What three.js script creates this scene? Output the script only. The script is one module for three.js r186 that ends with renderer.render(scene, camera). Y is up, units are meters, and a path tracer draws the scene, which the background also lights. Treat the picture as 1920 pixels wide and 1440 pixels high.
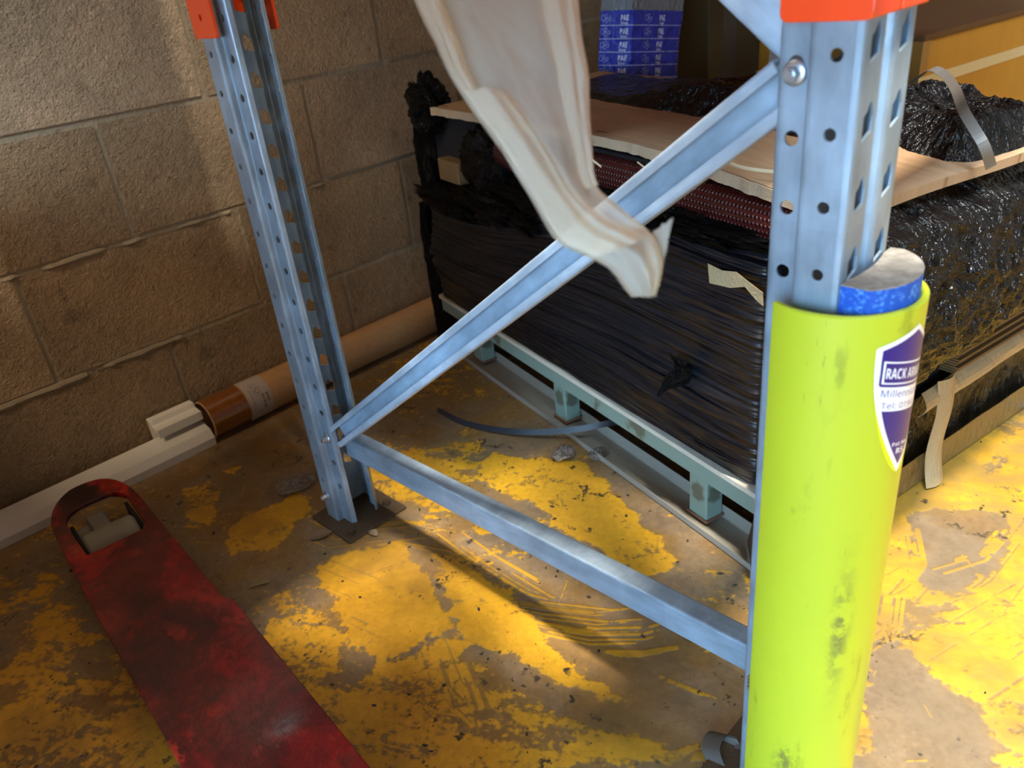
import * as THREE from 'three';
import { RectAreaLightUniformsLib } from 'three/addons/lights/RectAreaLightUniformsLib.js';
import { RoundedBoxGeometry } from 'three/addons/geometries/RoundedBoxGeometry.js';
import { mergeGeometries } from 'three/addons/utils/BufferGeometryUtils.js';
import { Brush, Evaluator, SUBTRACTION } from 'three-bvh-csg';

// ---------------------------------------------------------------- camera, sky, exposure
RectAreaLightUniformsLib.init();
const scene = new THREE.Scene();
const renderer = new THREE.WebGLRenderer({ antialias: true });
renderer.toneMapping = THREE.LinearToneMapping;
renderer.toneMappingExposure = 1.1;
renderer.shadowMap.enabled = true;

const camera = new THREE.PerspectiveCamera(51.87, 1920 / 1440, 0.02, 60);
camera.position.set(-0.9773, 0.8663, 1.6217);
camera.quaternion.setFromRotationMatrix(new THREE.Matrix4().makeBasis(
  new THREE.Vector3(0.69364, -0.10029, 0.71331), new THREE.Vector3(0.40400, 0.87401, -0.26998), new THREE.Vector3(-0.59636, 0.47544, 0.64677)));
camera.focus = 1.0;
camera.userData.fStop = 6.5;
camera.updateMatrixWorld();

scene.background = new THREE.Color().setRGB(7.0, 12.0, 17.5);          // daylight outside the loading door

// ---------------------------------------------------------------- helpers
function mulberry(a) { return () => { a |= 0; a = a + 0x6D2B79F5 | 0; let t = Math.imul(a ^ a >>> 15, 1 | a); t = t + Math.imul(t ^ t >>> 7, 61 | t) ^ t; return ((t ^ t >>> 14) >>> 0) / 4294967296; }; }
const rnd = mulberry(20240611);
const rr = (a, b) => a + (b - a) * rnd();
const clamp = (x, a = 0, b = 1) => Math.min(b, Math.max(a, x));
const smooth = (a, b, x) => { const t = clamp((x - a) / (b - a)); return t * t * (3 - 2 * t); };
const lerp = (a, b, t) => a + (b - a) * t;
const mix3 = (a, b, t) => [lerp(a[0], b[0], t), lerp(a[1], b[1], t), lerp(a[2], b[2], t)];
const V = (x, y, z) => new THREE.Vector3(x, y, z);

// tileable fbm noise, 0..1
function fbmTile(n, cells, octaves, seed, gain = 0.5) {
  const r = mulberry(seed), out = new Float32Array(n * n); let amp = 1, sum = 0, c = cells;
  for (let o = 0; o < octaves; o++) {
    const g = new Float32Array(c * c); for (let i = 0; i < c * c; i++) g[i] = r();
    for (let y = 0; y < n; y++) {
      const fy = y / n * c, y0 = Math.floor(fy) % c, y1 = (y0 + 1) % c, ty = fy - Math.floor(fy), sy = ty * ty * (3 - 2 * ty);
      for (let x = 0; x < n; x++) {
        const fx = x / n * c, x0 = Math.floor(fx) % c, x1 = (x0 + 1) % c, tx = fx - Math.floor(fx), sx = tx * tx * (3 - 2 * tx);
        out[y * n + x] += amp * lerp(lerp(g[y0 * c + x0], g[y0 * c + x1], sx), lerp(g[y1 * c + x0], g[y1 * c + x1], sx), sy);
      }
    }
    sum += amp; amp *= gain; c *= 2; if (c > n) break;
  }
  let lo = 1e9, hi = -1e9; for (const v of out) { lo = Math.min(lo, v); hi = Math.max(hi, v); }
  for (let i = 0; i < out.length; i++) out[i] = (out[i] - lo) / (hi - lo);
  return { n, d: out };
}
function sample(T, u, v) {
  const n = T.n; let x = (u - Math.floor(u)) * n, y = (v - Math.floor(v)) * n;
  const x0 = Math.floor(x) % n, y0 = Math.floor(y) % n, x1 = (x0 + 1) % n, y1 = (y0 + 1) % n; x -= Math.floor(x); y -= Math.floor(y);
  return lerp(lerp(T.d[y0 * n + x0], T.d[y0 * n + x1], x), lerp(T.d[y1 * n + x0], T.d[y1 * n + x1], x), y);
}
const N1 = fbmTile(512, 4, 7, 11), N2 = fbmTile(512, 8, 6, 22), N3 = fbmTile(512, 16, 5, 33, 0.65), N4 = fbmTile(512, 64, 3, 44, 0.7);
const noise = (u, v) => sample(N1, u, v);

function tex(w, h, fn, { srgb = false, wrap = THREE.RepeatWrapping } = {}) {
  const d = new Uint8Array(w * h * 4);
  for (let y = 0; y < h; y++) for (let x = 0; x < w; x++) {
    const c = fn((x + 0.5) / w, (y + 0.5) / h), i = (y * w + x) * 4;
    if (typeof c === 'number') d[i] = d[i + 1] = d[i + 2] = 255 * clamp(c);
    else { d[i] = 255 * clamp(c[0]); d[i + 1] = 255 * clamp(c[1]); d[i + 2] = 255 * clamp(c[2]); }
    d[i + 3] = 255;
  }
  const t = new THREE.DataTexture(d, w, h); t.magFilter = THREE.LinearFilter; t.minFilter = THREE.LinearFilter;
  t.wrapS = t.wrapT = wrap; if (srgb) t.colorSpace = THREE.SRGBColorSpace; t.needsUpdate = true; return t;
}
const rgb = (r, g, b) => [r / 255, g / 255, b / 255];
function rep(t, x, y = x, ox = 0, oy = 0) { const c = t.clone(); c.repeat.set(x, y); c.offset.set(ox, oy); c.needsUpdate = true; return c; }
const std = (o) => new THREE.MeshStandardMaterial(o);
const phys = (o) => new THREE.MeshPhysicalMaterial({ side: THREE.DoubleSide, ...o });

const taken = {};
function numbered(n) { const k = taken[n] = (taken[n] ?? -1) + 1; return k ? `${n}_${String(k).padStart(3, '0')}` : n; }
function thing(name, label, category, group) {
  const g = new THREE.Group(); g.name = numbered(name); g.userData = { label, category }; if (group) g.userData.group = group; scene.add(g); return g;
}
function shade(m) { m.castShadow = true; m.receiveShadow = true; return m; }
function part(name, geo, mat, parent, label) {
  const m = shade(new THREE.Mesh(geo, mat)); m.name = name; if (label) m.userData.label = label; parent.add(m); return m;
}
function single(name, geo, mat, label, category, group) {
  const m = shade(new THREE.Mesh(geo, mat)); m.name = numbered(name); m.userData = { label, category }; if (group) m.userData.group = group; scene.add(m); return m;
}
function struct(name, geo, mat, label, parent = scene) {
  const m = geo ? shade(new THREE.Mesh(geo, mat)) : new THREE.Group(); m.name = name; m.userData = { kind: 'structure', label, category: name.split('_')[0] }; parent.add(m); return m;
}
const box = (x0, x1, y0, y1, z0, z1) => new THREE.BoxGeometry(x1 - x0, y1 - y0, z1 - z0).translate((x0 + x1) / 2, (y0 + y1) / 2, (z0 + z1) / 2);
const rbox = (x0, x1, y0, y1, z0, z1, r = 0.002, s = 2) => new RoundedBoxGeometry(x1 - x0, y1 - y0, z1 - z0, s, r).translate((x0 + x1) / 2, (y0 + y1) / 2, (z0 + z1) / 2);
function clean(g) { g = g.index ? g.toNonIndexed() : g; for (const k of Object.keys(g.attributes)) if (!['position', 'normal', 'uv'].includes(k)) g.deleteAttribute(k); g.clearGroups(); return g; }
const merge = (l) => mergeGeometries(l.map(clean));
// uv in metres, by the way each face points
function metre(g, k = 1) {
  g = clean(g); const p = g.attributes.position, n = p.count, uv = new Float32Array(n * 2), a = V(), b = V(), c = V(), e = V(), f = V();
  for (let i = 0; i < n; i += 3) {
    a.fromBufferAttribute(p, i); b.fromBufferAttribute(p, i + 1); c.fromBufferAttribute(p, i + 2);
    e.subVectors(b, a).cross(f.subVectors(c, a)); const ax = Math.abs(e.x), ay = Math.abs(e.y), az = Math.abs(e.z);
    [a, b, c].forEach((q, j) => { const [u, v] = ax >= ay && ax >= az ? [q.z, q.y] : ay >= az ? [q.x, q.z] : [q.x, q.y]; uv[(i + j) * 2] = u * k; uv[(i + j) * 2 + 1] = v * k; });
  }
  g.setAttribute('uv', new THREE.BufferAttribute(uv, 2)); return g;
}
// grid surface: fn(u, v) -> [x, y, z]
function sheet(nu, nv, fn, ku = 1, kv = 1, closeU = false) {
  const pos = [], uv = [], idx = [];
  for (let j = 0; j <= nv; j++) for (let i = 0; i <= nu; i++) { pos.push(...fn(i / nu, j / nv)); uv.push(i / nu * ku, j / nv * kv); }
  for (let j = 0; j < nv; j++) for (let i = 0; i < nu; i++) { const a = j * (nu + 1) + i, b = a + 1, c = a + nu + 1, d = c + 1; idx.push(a, b, d, a, d, c); }
  const g = new THREE.BufferGeometry(); g.setAttribute('position', new THREE.Float32BufferAttribute(pos, 3)); g.setAttribute('uv', new THREE.Float32BufferAttribute(uv, 2)); g.setIndex(idx); g.computeVertexNormals(); return g;
}
// a sheet with thickness t, offset along its normals
function slab(nu, nv, fn, t, ku = 1, kv = 1) {
  const top = sheet(nu, nv, fn, ku, kv), p = top.attributes.position, n = top.attributes.normal, m = p.count;
  const pos = [...p.array], uv = [...top.attributes.uv.array, ...top.attributes.uv.array], idx = [...top.index.array];
  for (let i = 0; i < m; i++) pos.push(p.getX(i) - n.getX(i) * t, p.getY(i) - n.getY(i) * t, p.getZ(i) - n.getZ(i) * t);
  for (let i = 0; i < top.index.count; i += 3) idx.push(top.index.array[i] + m, top.index.array[i + 2] + m, top.index.array[i + 1] + m);
  const edge = (a, b) => idx.push(a, a + m, b, b, a + m, b + m), w = nu + 1;
  for (let i = 0; i < nu; i++) { edge(i, i + 1); edge(nv * w + i + 1, nv * w + i); }
  for (let j = 0; j < nv; j++) { edge((j + 1) * w, j * w); edge(j * w + nu, (j + 1) * w + nu); }
  const g = new THREE.BufferGeometry(); g.setAttribute('position', new THREE.Float32BufferAttribute(pos, 3)); g.setAttribute('uv', new THREE.Float32BufferAttribute(uv, 2)); g.setIndex(idx);
  const q = g.toNonIndexed(); q.computeVertexNormals(); return q;
}
function ribbon(pts, width, up, t = 0.0007) {                       // flat strap along a curve; up = the direction of its width at each point
  const c = new THREE.CatmullRomCurve3(pts.map((p) => V(...p))), n = 48;
  return slab(n, 1, (u, v) => { const p = c.getPoint(u), w = V(...(typeof up === 'function' ? up(u) : up)).normalize().multiplyScalar((v - 0.5) * width); return [p.x + w.x, p.y + w.y, p.z + w.z]; }, t);
}

// ---------------------------------------------------------------- room shell
const roughBump = tex(1024, 1024, (u, v) => 0.45 * sample(N4, u, v) + 0.35 * sample(N3, u, v) + 0.2 * sample(N2, u, v));
const blockMap = tex(1024, 1024, (u, v) => {
  const a = sample(N1, u, v), s = sample(N4, u * 3, v * 3), m = sample(N3, u * 5, v * 5), dark = smooth(0.8, 0.95, sample(N2, u * 2 + 0.3, v * 2)) * 0.12;
  const pit = smooth(0.70, 0.86, s) * 0.34 - smooth(0.32, 0.2, s) * 0.16, k = 0.82 + 0.22 * a + 0.14 * (m - 0.5) - dark - pit;
  return [0.63 * k, 0.535 * k, 0.425 * k];
}, { srgb: true });
const wallCorners = { x0: -6, x1: 5, z1: 7, h: 4.4 };
const mortarMat = std({ color: 0x97866c, roughness: 0.95, bumpMap: rep(roughBump, 1.3), bumpScale: 0.006 });
const paintedWall = std({ color: 0x9a948a, roughness: 0.9, bumpMap: rep(roughBump, 1), bumpScale: 0.002 });
{
  const w = struct('wall_back', null, null, 'grey concrete block wall behind the racking');
  part('mortar_bed', metre(box(wallCorners.x0, wallCorners.x1, 0, wallCorners.h, -0.2, -0.0034)), mortarMat, w);
  const W = 0.4385, H = 0.2135, sh = new THREE.Shape(); sh.moveTo(-W / 2, -H / 2);
  [[W / 2, -H / 2], [W / 2, H / 2], [-W / 2, H / 2]].forEach((p) => sh.lineTo(...p));
  const geos = [0, 1, 2].map((k) => new THREE.ExtrudeGeometry(sh, { depth: 0.05, bevelEnabled: true, bevelSegments: 2, bevelSize: -0.003 - 0.0008 * k, bevelThickness: 0.003 + 0.001 * k, steps: 1 }).translate(0, 0, -0.053 - 0.001 * k));
  const mats = [];
  for (let k = 0; k < 8; k++) {
    const tint = [0xf2efe8, 0xe6e0d4, 0xffffff, 0xe9e4da][k % 4];
    mats.push(std({ color: tint, map: rep(blockMap, 1.25, 1.25, rnd(), rnd()), bumpMap: rep(roughBump, 4, 4, rnd(), rnd()), bumpScale: 0.0042, roughness: 0.93 }));
  }
  for (let row = 0; row < 9; row++) for (let i = -6; i < 6; i++) {
    const x = i * 0.45 + (row % 2 ? 0 : 0.225) + rr(-0.003, 0.003), y = row * 0.225 + 0.1125;
    const b = part('block', geos[Math.floor(rnd() * 3)], mats[Math.floor(rnd() * 8)], w);
    b.position.set(x + 0.0, y + rr(-0.0015, 0.0015), rr(-0.0015, 0.001)); b.rotation.set(rr(-0.004, 0.004), rr(-0.003, 0.003), rr(-0.003, 0.003));
  }
  // mortar squeezed out along two courses
  const smearMat = std({ color: 0x8d7d66, roughness: 0.95, bumpMap: rep(roughBump, 2), bumpScale: 0.003 });
  for (const [x0, x1, y] of [[-0.95, -0.24, 0.448], [-0.93, -0.62, 0.224], [-0.6, -0.42, 0.226], [-0.06, 0.03, 0.449]]) {
    const n = Math.round((x1 - x0) / 0.008);
    part('mortar_smear', slab(n, 4, (u, v) => { const x = lerp(x0, x1, u), a = sample(N3, x * 1.7, y * 3), b = sample(N2, x * 2.3, y), h = 0.003 + 0.009 * smooth(0.35, 0.75, b); return [x, y - 0.002 - (v - 0.5) * h - 0.003 * a, -0.004 + 0.007 * Math.sin(Math.PI * v) * (0.3 + a) * smooth(0.3, 0.6, b)]; }, 0.003, 2, 0.05), smearMat, w);
  }
}
// floor: worn yellow paint on concrete. Patches are given in floor metres (x, z).
const P = (s) => s.split(' ').map((q) => q.split(',').map(Number));
const patches = [
  ['-.58,.18 -.52,.20 -.47,.21 -.53,.29 -.60,.35 -.64,.29', 0.62], ['-.59,.40 -.52,.38 -.44,.38 -.44,.47 -.56,.53 -.60,.51 -.63,.46', 0.66],
  ['-.56,.61 -.49,.61 -.39,.67 -.42,.76 -.48,.89 -.53,.89 -.59,.89 -.60,.80 -.57,.69', 0.82], ['-.39,.70 -.37,.78 -.40,.94 -.43,1.05 -.41,1.18 -.43,1.20 -.46,1.14 -.47,1.00 -.48,.91', 0.82],
  ['-.59,.85 -.51,.90 -.49,1.07 -.48,1.15 -.44,1.25 -.46,1.29 -.74,.99 -.70,.84', 0.62], ['-.12,.62 -.04,.77 -.12,1.01 -.15,1.10 -.23,1.05 -.21,.81 -.21,.64', 0.85],
  ['-.32,.37 -.23,.44 -.10,.56 -.24,.71 -.24,.84 -.31,.77 -.36,.53', 0.54], ['-.88,.21 -.83,.22 -.81,.28 -.86,.31 -.90,.27', 0.62], ['-.90,.29 -.84,.33 -.84,.63 -.86,.82 -1.1,.7 -1.06,.52', 0.5],
  ['-.92,.66 -.84,.68 -.80,.95 -1.0,.9', 0.62], ['-1.05,.48 -.97,.50 -.98,.57 -1.05,.57', 0.7], ['-.62,.60 -.70,.70 -.76,.95 -.66,.95 -.58,.72', 0.5],
  ['.0,1.22 .33,1.2 .9,1.28 .9,2 -.5,2 -.36,1.45 -.3,1.36 -.12,1.27', 0.76], ['-.5,1.27 -.42,1.25 -.3,1.4 -.5,1.6 -.75,1.2', 0.52], ['-.26,1.10 -.16,1.13 -.10,1.2 -.2,1.28 -.28,1.2', 0.36],
].map(([s, k]) => [P(s), k]);
const worn = [['.16,1.30 .23,1.37 .25,1.43 .12,1.46 .03,1.44 .0,1.40 .03,1.36 .08,1.32', 0.75], ['-.16,1.37 -.13,1.42 -.15,1.50 -.2,1.56 -.28,1.55 -.36,1.43', 0.62], ['-.03,1.33 -.03,1.37 .01,1.43 -.08,1.43 -.14,1.37', 0.35], ['.3,1.36 .5,1.33 .6,1.36 .4,1.4', 0.3]].map(([s, k]) => [P(s), k]);
const streaks = [];
{
  const r = mulberry(5);
  const fan = (s, n, spread, w, k, jitter = 0.25) => { const p = P(s); for (let i = 0; i < n; i++) { const o = (r() - 0.5) * spread, o2 = (r() - 0.5) * spread, a = r() * jitter, b = 1 - r() * jitter; streaks.push([p.map(([x, z], j) => [x + o + (r() - 0.5) * 0.002, z + o2 + (r() - 0.5) * 0.002]), a, b, w * (0.5 + r()), k]); } };
  fan('-.42,.87 -.38,.96 -.33,1.05 -.27,1.11', 9, 0.04, 0.0014, 1, 0.6); fan('-.41,.97 -.37,1.06 -.32,1.12 -.27,1.15', 11, 0.03, 0.0018, 1, 0.6);
  fan('-.34,.73 -.35,.85 -.35,.95 -.33,1.02', 8, 0.05, 0.0014, 1, 0.5); fan('-.37,1.17 -.36,1.22 -.35,1.27', 4, 0.012, 0.0022, 1, 0.3); fan('-.38,1.10 -.35,1.14 -.30,1.18', 7, 0.012, 0.003, 1, 0.4);
  fan('-.30,1.20 -.27,1.22 -.22,1.22', 6, 0.02, 0.002, 1, 0.4); fan('-.48,.52 -.47,.60 -.40,.66 -.36,.76', 10, 0.08, 0.0012, 1, 0.5); fan('-.25,.42 -.30,.5 -.33,.58', 7, 0.1, 0.0015, 1, 0.5);
  fan('-.03,1.36 -.10,1.38 -.15,1.37', 12, 0.03, 0.0025, 1, 0.4); fan('.12,1.32 .04,1.36 -.02,1.36', 10, 0.03, 0.003, 1, 0.5); fan('.05,1.38 .12,1.42 .2,1.43', 6, 0.03, 0.003, 1, 0.4); fan('-.1,1.42 .0,1.5 .1,1.55', 12, 0.15, 0.002, 1, 0.6);
  fan('-.5,.9 -.55,1.0 -.56,1.1', 14, 0.12, 0.0014, -1, 0.5); fan('-.55,.62 -.52,.75 -.5,.85', 10, 0.12, 0.0009, -1, 0.6); fan('-.7,.85 -.66,.98 -.6,1.1', 10, 0.14, 0.0014, 1, 0.5); fan('-.1,1.4 .05,1.45 .2,1.46', 22, 0.25, 0.0013, -1, 0.6);
  for (let i = 0; i < 160; i++) { const x = -1.05 + 1.9 * r(), z = 0.3 + 1.6 * r(), a = r() < 0.6 ? -0.9 + 0.5 * r() : r() * 6.3, l = 0.015 + 0.07 * r() * r(); streaks.push([[[x, z], [x + l * Math.cos(a), z + l * Math.sin(a)]], 0, 1, 0.0006 + 0.0012 * r() * r(), r() < 0.5 ? -1 : 1]); }
}
const FN = 2048, FX = -1.1, FS = 2.0;
const streakMask = new Float32Array(FN * FN);
for (const [p, a, b, w, k] of streaks) {
  let L = 0; const seg = []; for (let i = 1; i < p.length; i++) { const l = Math.hypot(p[i][0] - p[i - 1][0], p[i][1] - p[i - 1][1]); seg.push(l); L += l; }
  const steps = Math.ceil(L * FN / FS * 1.5);
  for (let s = 0; s <= steps; s++) {
    const q = s / steps; if (q < a || q > b) continue; let d = q * L, i = 0; while (i < seg.length - 1 && d > seg[i]) d -= seg[i++];
    const t = d / seg[i], x = lerp(p[i][0], p[i + 1][0], t), z = lerp(p[i][1], p[i + 1][1], t), gap = sample(N3, x * 3, z * 3); if (gap < 0.36) continue;
    const R = w * FN / FS, cx = (x - FX) / FS * FN, cz = z / FS * FN;
    for (let yy = Math.floor(cz - R - 1); yy <= cz + R + 1; yy++) for (let xx = Math.floor(cx - R - 1); xx <= cx + R + 1; xx++) {
      if (xx < 0 || yy < 0 || xx >= FN || yy >= FN) continue; const e = clamp(R + 0.5 - Math.hypot(xx - cx, yy - cz)) * k; const j = yy * FN + xx; if (Math.abs(e) > Math.abs(streakMask[j])) streakMask[j] = e;
    }
  }
}
function sdf(poly, x, z) {
  let d = 1e9, inside = false;
  for (let i = 0, j = poly.length - 1; i < poly.length; j = i++) {
    const [ax, az] = poly[j], [bx, bz] = poly[i], ex = bx - ax, ez = bz - az, t = clamp(((x - ax) * ex + (z - az) * ez) / (ex * ex + ez * ez)), dx = x - ax - ex * t, dz = z - az - ez * t;
    d = Math.min(d, dx * dx + dz * dz); if ((az > z) !== (bz > z) && x < ex * (z - az) / ez + ax) inside = !inside;
  }
  return inside ? -Math.sqrt(d) : Math.sqrt(d);
}
const amount = new Float32Array(512 * 512);
for (let j = 0; j < 512; j++) for (let i = 0; i < 512; i++) {
  const x = FX + (i + 0.5) / 512 * FS, z = (j + 0.5) / 512 * FS, wob = 0.05 * (sample(N1, x * 1.3, z * 1.3) - 0.5) + 0.03 * (sample(N3, x * 1.9, z * 1.9) - 0.5); let p = 0.26;
  for (const [poly, k] of patches) p = Math.max(p, k * smooth(0.012, -0.02, sdf(poly, x, z) + wob));
  for (const [poly, k] of worn) p -= k * smooth(0.012, -0.03, sdf(poly, x, z) + wob);
  amount[j * 512 + i] = p;
}
const amountT = (u, v) => { const x = clamp(u * 512 - 0.5, 0, 510.9), y = clamp(v * 512 - 0.5, 0, 510.9), i = Math.floor(x), j = Math.floor(y), a = x - i, b = y - j, k = j * 512 + i; return lerp(lerp(amount[k], amount[k + 1], a), lerp(amount[k + 512], amount[k + 513], a), b); };
const paintAt = new Float32Array(FN * FN);
const floorMap = tex(FN, FN, (u, v) => {
  const x = FX + u * FS, z = v * FS, i = Math.min(FN - 1, Math.floor(u * FN)), j = Math.min(FN - 1, Math.floor(v * FN));
  const a = x * 0.82 - z * 0.57, b = x * 0.57 + z * 0.82;                       // scuffs run one way
  const n1 = sample(N1, x * 1.1, z * 1.1), n3 = sample(N3, a * 2.2, b * 0.7), fine = sample(N4, x * 2.1, z * 2.1), n2 = sample(N2, x * 1.7 + 0.4, z * 1.7);
  let p = smooth(0.40, 0.56, amountT(u, v) * 0.95 + 0.42 * (n1 - 0.5) + 0.62 * (n3 - 0.5) + 0.46 * (fine - 0.5));
  p = clamp(p * 0.97); const s = streakMask[j * FN + i]; p = s > 0 ? Math.max(p, s * 0.9) : p * (1 + 0.8 * s); paintAt[j * FN + i] = p;
  const k = 0.84 + 0.3 * (n2 - 0.5) + 0.2 * (fine - 0.5), con = mix3(rgb(170, 140, 106), rgb(142, 108, 68), smooth(0.4, 0.75, n2));
  const film = 0.42 * smooth(0.1, 0.6, amountT(u, v) + 0.5 * (n2 - 0.5));
  let c = mix3(mix3(con, rgb(186, 140, 58), film).map((q) => q * k), mix3(rgb(226, 170, 40), rgb(200, 143, 34), n1).map((q) => q * (0.9 + 0.16 * fine)), p);
  const grime = 0.6 * smooth(0.5, 0.85, sample(N2, x * 0.9 + 0.13, z * 0.9 + 0.7)) * (0.35 + 0.65 * sample(N3, a * 1.4, b * 0.6)); c = mix3(c, rgb(94, 68, 36), grime * 0.75);
  const dirtShade = smooth(1.22, 1.34, z + 0.05 * (n1 - 0.5)) * smooth(0.2, 0.75, 0.5 * sample(N2, x * 2.3 + 0.2, z * 2.3) + 0.5 * n3) * (0.5 + 0.5 * fine); c = mix3(c, rgb(120, 100, 74), dirtShade * 0.7);  // mottled dirt that also puts weaker light into the front floor colour
  const speck = smooth(0.76, 0.83, sample(N3, x * 3.7 + 0.31, z * 3.7 + 0.11)) * smooth(0.38, 0.65, sample(N2, x + 0.5, z)); c = mix3(c, rgb(52, 42, 32), speck * 0.85);
  return c;
}, { srgb: true, wrap: THREE.MirroredRepeatWrapping });
const floorBump = tex(1024, 1024, (u, v) => { const i = Math.floor(v * FN) * FN + Math.floor(u * FN); return 0.55 * paintAt[i] + 0.3 * sample(N4, u * 4, v * 4) + 0.15 * sample(N3, u * 3, v * 3); }, { wrap: THREE.MirroredRepeatWrapping });
const floorRough = tex(1024, 1024, (u, v) => { const i = Math.floor(v * FN) * FN + Math.floor(u * FN); return 0.62 - 0.12 * paintAt[i] + 0.25 * (sample(N2, u * 3, v * 3) - 0.5); }, { wrap: THREE.MirroredRepeatWrapping });
const floorMat = std({ map: floorMap, bumpMap: floorBump, bumpScale: 0.0012, roughnessMap: floorRough, roughness: 1, metalness: 0 });
{
  const g = clean(box(-9, wallCorners.x1, -0.2, 0, -0.2, wallCorners.z1)), p = g.attributes.position, uv = g.attributes.uv;
  for (let i = 0; i < p.count; i++) uv.setXY(i, (p.getX(i) - FX) / FS, p.getZ(i) / FS);
  struct('floor', g, floorMat, 'worn yellow painted concrete floor');
}
{
  const { x0, x1, z1, h } = wallCorners, d0 = 1.4, d1 = 5.2, dh = 3.2;         // loading door in the left wall
  struct('ceiling', metre(box(x0, x1, h, h + 0.15, -0.2, z1)), std({ color: 0xb9b5ac, roughness: 0.9 }), 'grey sheet ceiling');
  struct('wall_right', metre(box(x1, x1 + 0.2, -0.2, h, -0.2, z1)), paintedWall, 'plain grey wall');
  struct('wall_front', metre(box(x0, x1, -0.2, h, z1, z1 + 0.2)), paintedWall, 'plain grey wall behind the aisle');
  struct('wall_left', metre(merge([box(x0 - 0.2, x0, 0, h, -0.2, d0), box(x0 - 0.2, x0, 0, h, d1, z1), box(x0 - 0.2, x0, dh, h, d0, d1)])), paintedWall, 'wall with open loading door');
  struct('trim_1', merge([box(x0 - 0.02, x0 + 0.06, 0, dh, d0 - 0.08, d0), box(x0 - 0.02, x0 + 0.06, 0, dh, d1, d1 + 0.08), box(x0 - 0.02, x0 + 0.06, dh, dh + 0.1, d0 - 0.08, d1 + 0.08)]), std({ color: 0x50565c, roughness: 0.5 }), 'steel frame of the loading door');
}
// ---------------------------------------------------------------- lamps
function lamp(x, y, z, w, d, color, power, label) {
  const t = thing('ceiling_lamp', label, 'lamp', 'warehouse ceiling lamps');
  part('housing', rbox(x - w / 2 - 0.03, x + w / 2 + 0.03, y, y + 0.09, z - d / 2 - 0.03, z + d / 2 + 0.03, 0.01), std({ color: 0xdadada, roughness: 0.4, metalness: 0.3 }), t);
  part('diffuser', rbox(x - w / 2, x + w / 2, y - 0.012, y + 0.01, z - d / 2, z + d / 2, 0.005), std({ color: 0xffffff, emissive: new THREE.Color(...color), emissiveIntensity: 3 }), t);
  for (const s of [-1, 1]) part('hanger', box(x + s * w * 0.4 - 0.004, x + s * w * 0.4 + 0.004, y + 0.09, wallCorners.h, z - 0.004, z + 0.004), std({ color: 0x777777, metalness: 0.8, roughness: 0.4 }), t);
  const l = new THREE.RectAreaLight(new THREE.Color().setRGB(...color), power, w, d); l.position.set(x, y - 0.02, z); l.rotation.x = -Math.PI / 2; l.name = 'lamp_light'; t.add(l);
}
lamp(-0.70, 3.6, 1.95, 0.24, 0.24, [1, 0.93, 0.80], 1500, 'square high bay lamp hung over the rack front');
lamp(1.35, 3.9, 2.7, 1.2, 0.4, [1, 0.95, 0.86], 22, 'long lamp over the right of the aisle');
lamp(-1.6, 3.9, 2.4, 2.4, 0.4, [0.58, 0.81, 1.0], 72, 'long lamp over the left of the aisle');
lamp(-3.6, 3.9, 1.2, 1.2, 0.4, [1, 0.80, 0.55], 78, 'added unseen warm lamp that brightens the lower block wall');  // unseen fill lamp, added to warm and brighten the lower wall

// ---------------------------------------------------------------- galvanised rack frame
const zincMap = tex(512, 512, (u, v) => { const a = sample(N3, u * 2, v * 0.5), b = sample(N2, u, v), k = 0.78 + 0.12 * (a - 0.5) + 0.2 * (b - 0.5); return [0.86 * k, 0.935 * k, 1.0 * k]; }, { srgb: true });
const zincRough = tex(512, 512, (u, v) => 0.42 + 0.2 * (sample(N2, u, v) - 0.5) + 0.15 * (sample(N3, u * 2, v * 2) - 0.5));
const zinc = std({ color: 0xdde4ea, map: rep(zincMap, 3), roughnessMap: rep(zincRough, 3), roughness: 1, metalness: 0.38, bumpMap: rep(roughBump, 4), bumpScale: 0.0003, side: THREE.DoubleSide });
const litBraceZinc = zinc.clone(); litBraceZinc.color.set(0xf6faff); litBraceZinc.metalness = 0.16;  // lighter zinc copy: door light on the diagonals is put into the colour
const boltMat = std({ color: 0xc4cad0, metalness: 0.85, roughness: 0.32 });
// thin sheet profile: a filleted centre line in (x, z), offset to thickness, extruded up
function profile(pts, t, r) {
  const line = [];
  pts.forEach((p, i) => {
    if (!i || i === pts.length - 1) { line.push(p); return; }
    const a = pts[i - 1], b = pts[i + 1], la = Math.hypot(a[0] - p[0], a[1] - p[1]), lb = Math.hypot(b[0] - p[0], b[1] - p[1]), k = Math.min(r, la * 0.45, lb * 0.45);
    const s = [p[0] + (a[0] - p[0]) / la * k, p[1] + (a[1] - p[1]) / la * k], e = [p[0] + (b[0] - p[0]) / lb * k, p[1] + (b[1] - p[1]) / lb * k];
    for (let j = 0; j <= 4; j++) { const q = j / 4; line.push([(1 - q) ** 2 * s[0] + 2 * q * (1 - q) * p[0] + q * q * e[0], (1 - q) ** 2 * s[1] + 2 * q * (1 - q) * p[1] + q * q * e[1]]); }
  });
  const L = [], R = [];
  line.forEach((p, i) => { const a = line[Math.max(0, i - 1)], b = line[Math.min(line.length - 1, i + 1)], dx = b[0] - a[0], dz = b[1] - a[1], l = Math.hypot(dx, dz) || 1; L.push([p[0] - dz / l * t / 2, p[1] + dx / l * t / 2]); R.push([p[0] + dz / l * t / 2, p[1] - dx / l * t / 2]); });
  const s = new THREE.Shape(); [...L, ...R.reverse()].forEach((p, i) => (i ? s.lineTo(...p) : s.moveTo(...p))); return s;
}
const rackFrame = thing('rack_frame', 'galvanised steel racking frame with two slotted uprights joined by bracing', 'rack frame');
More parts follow.
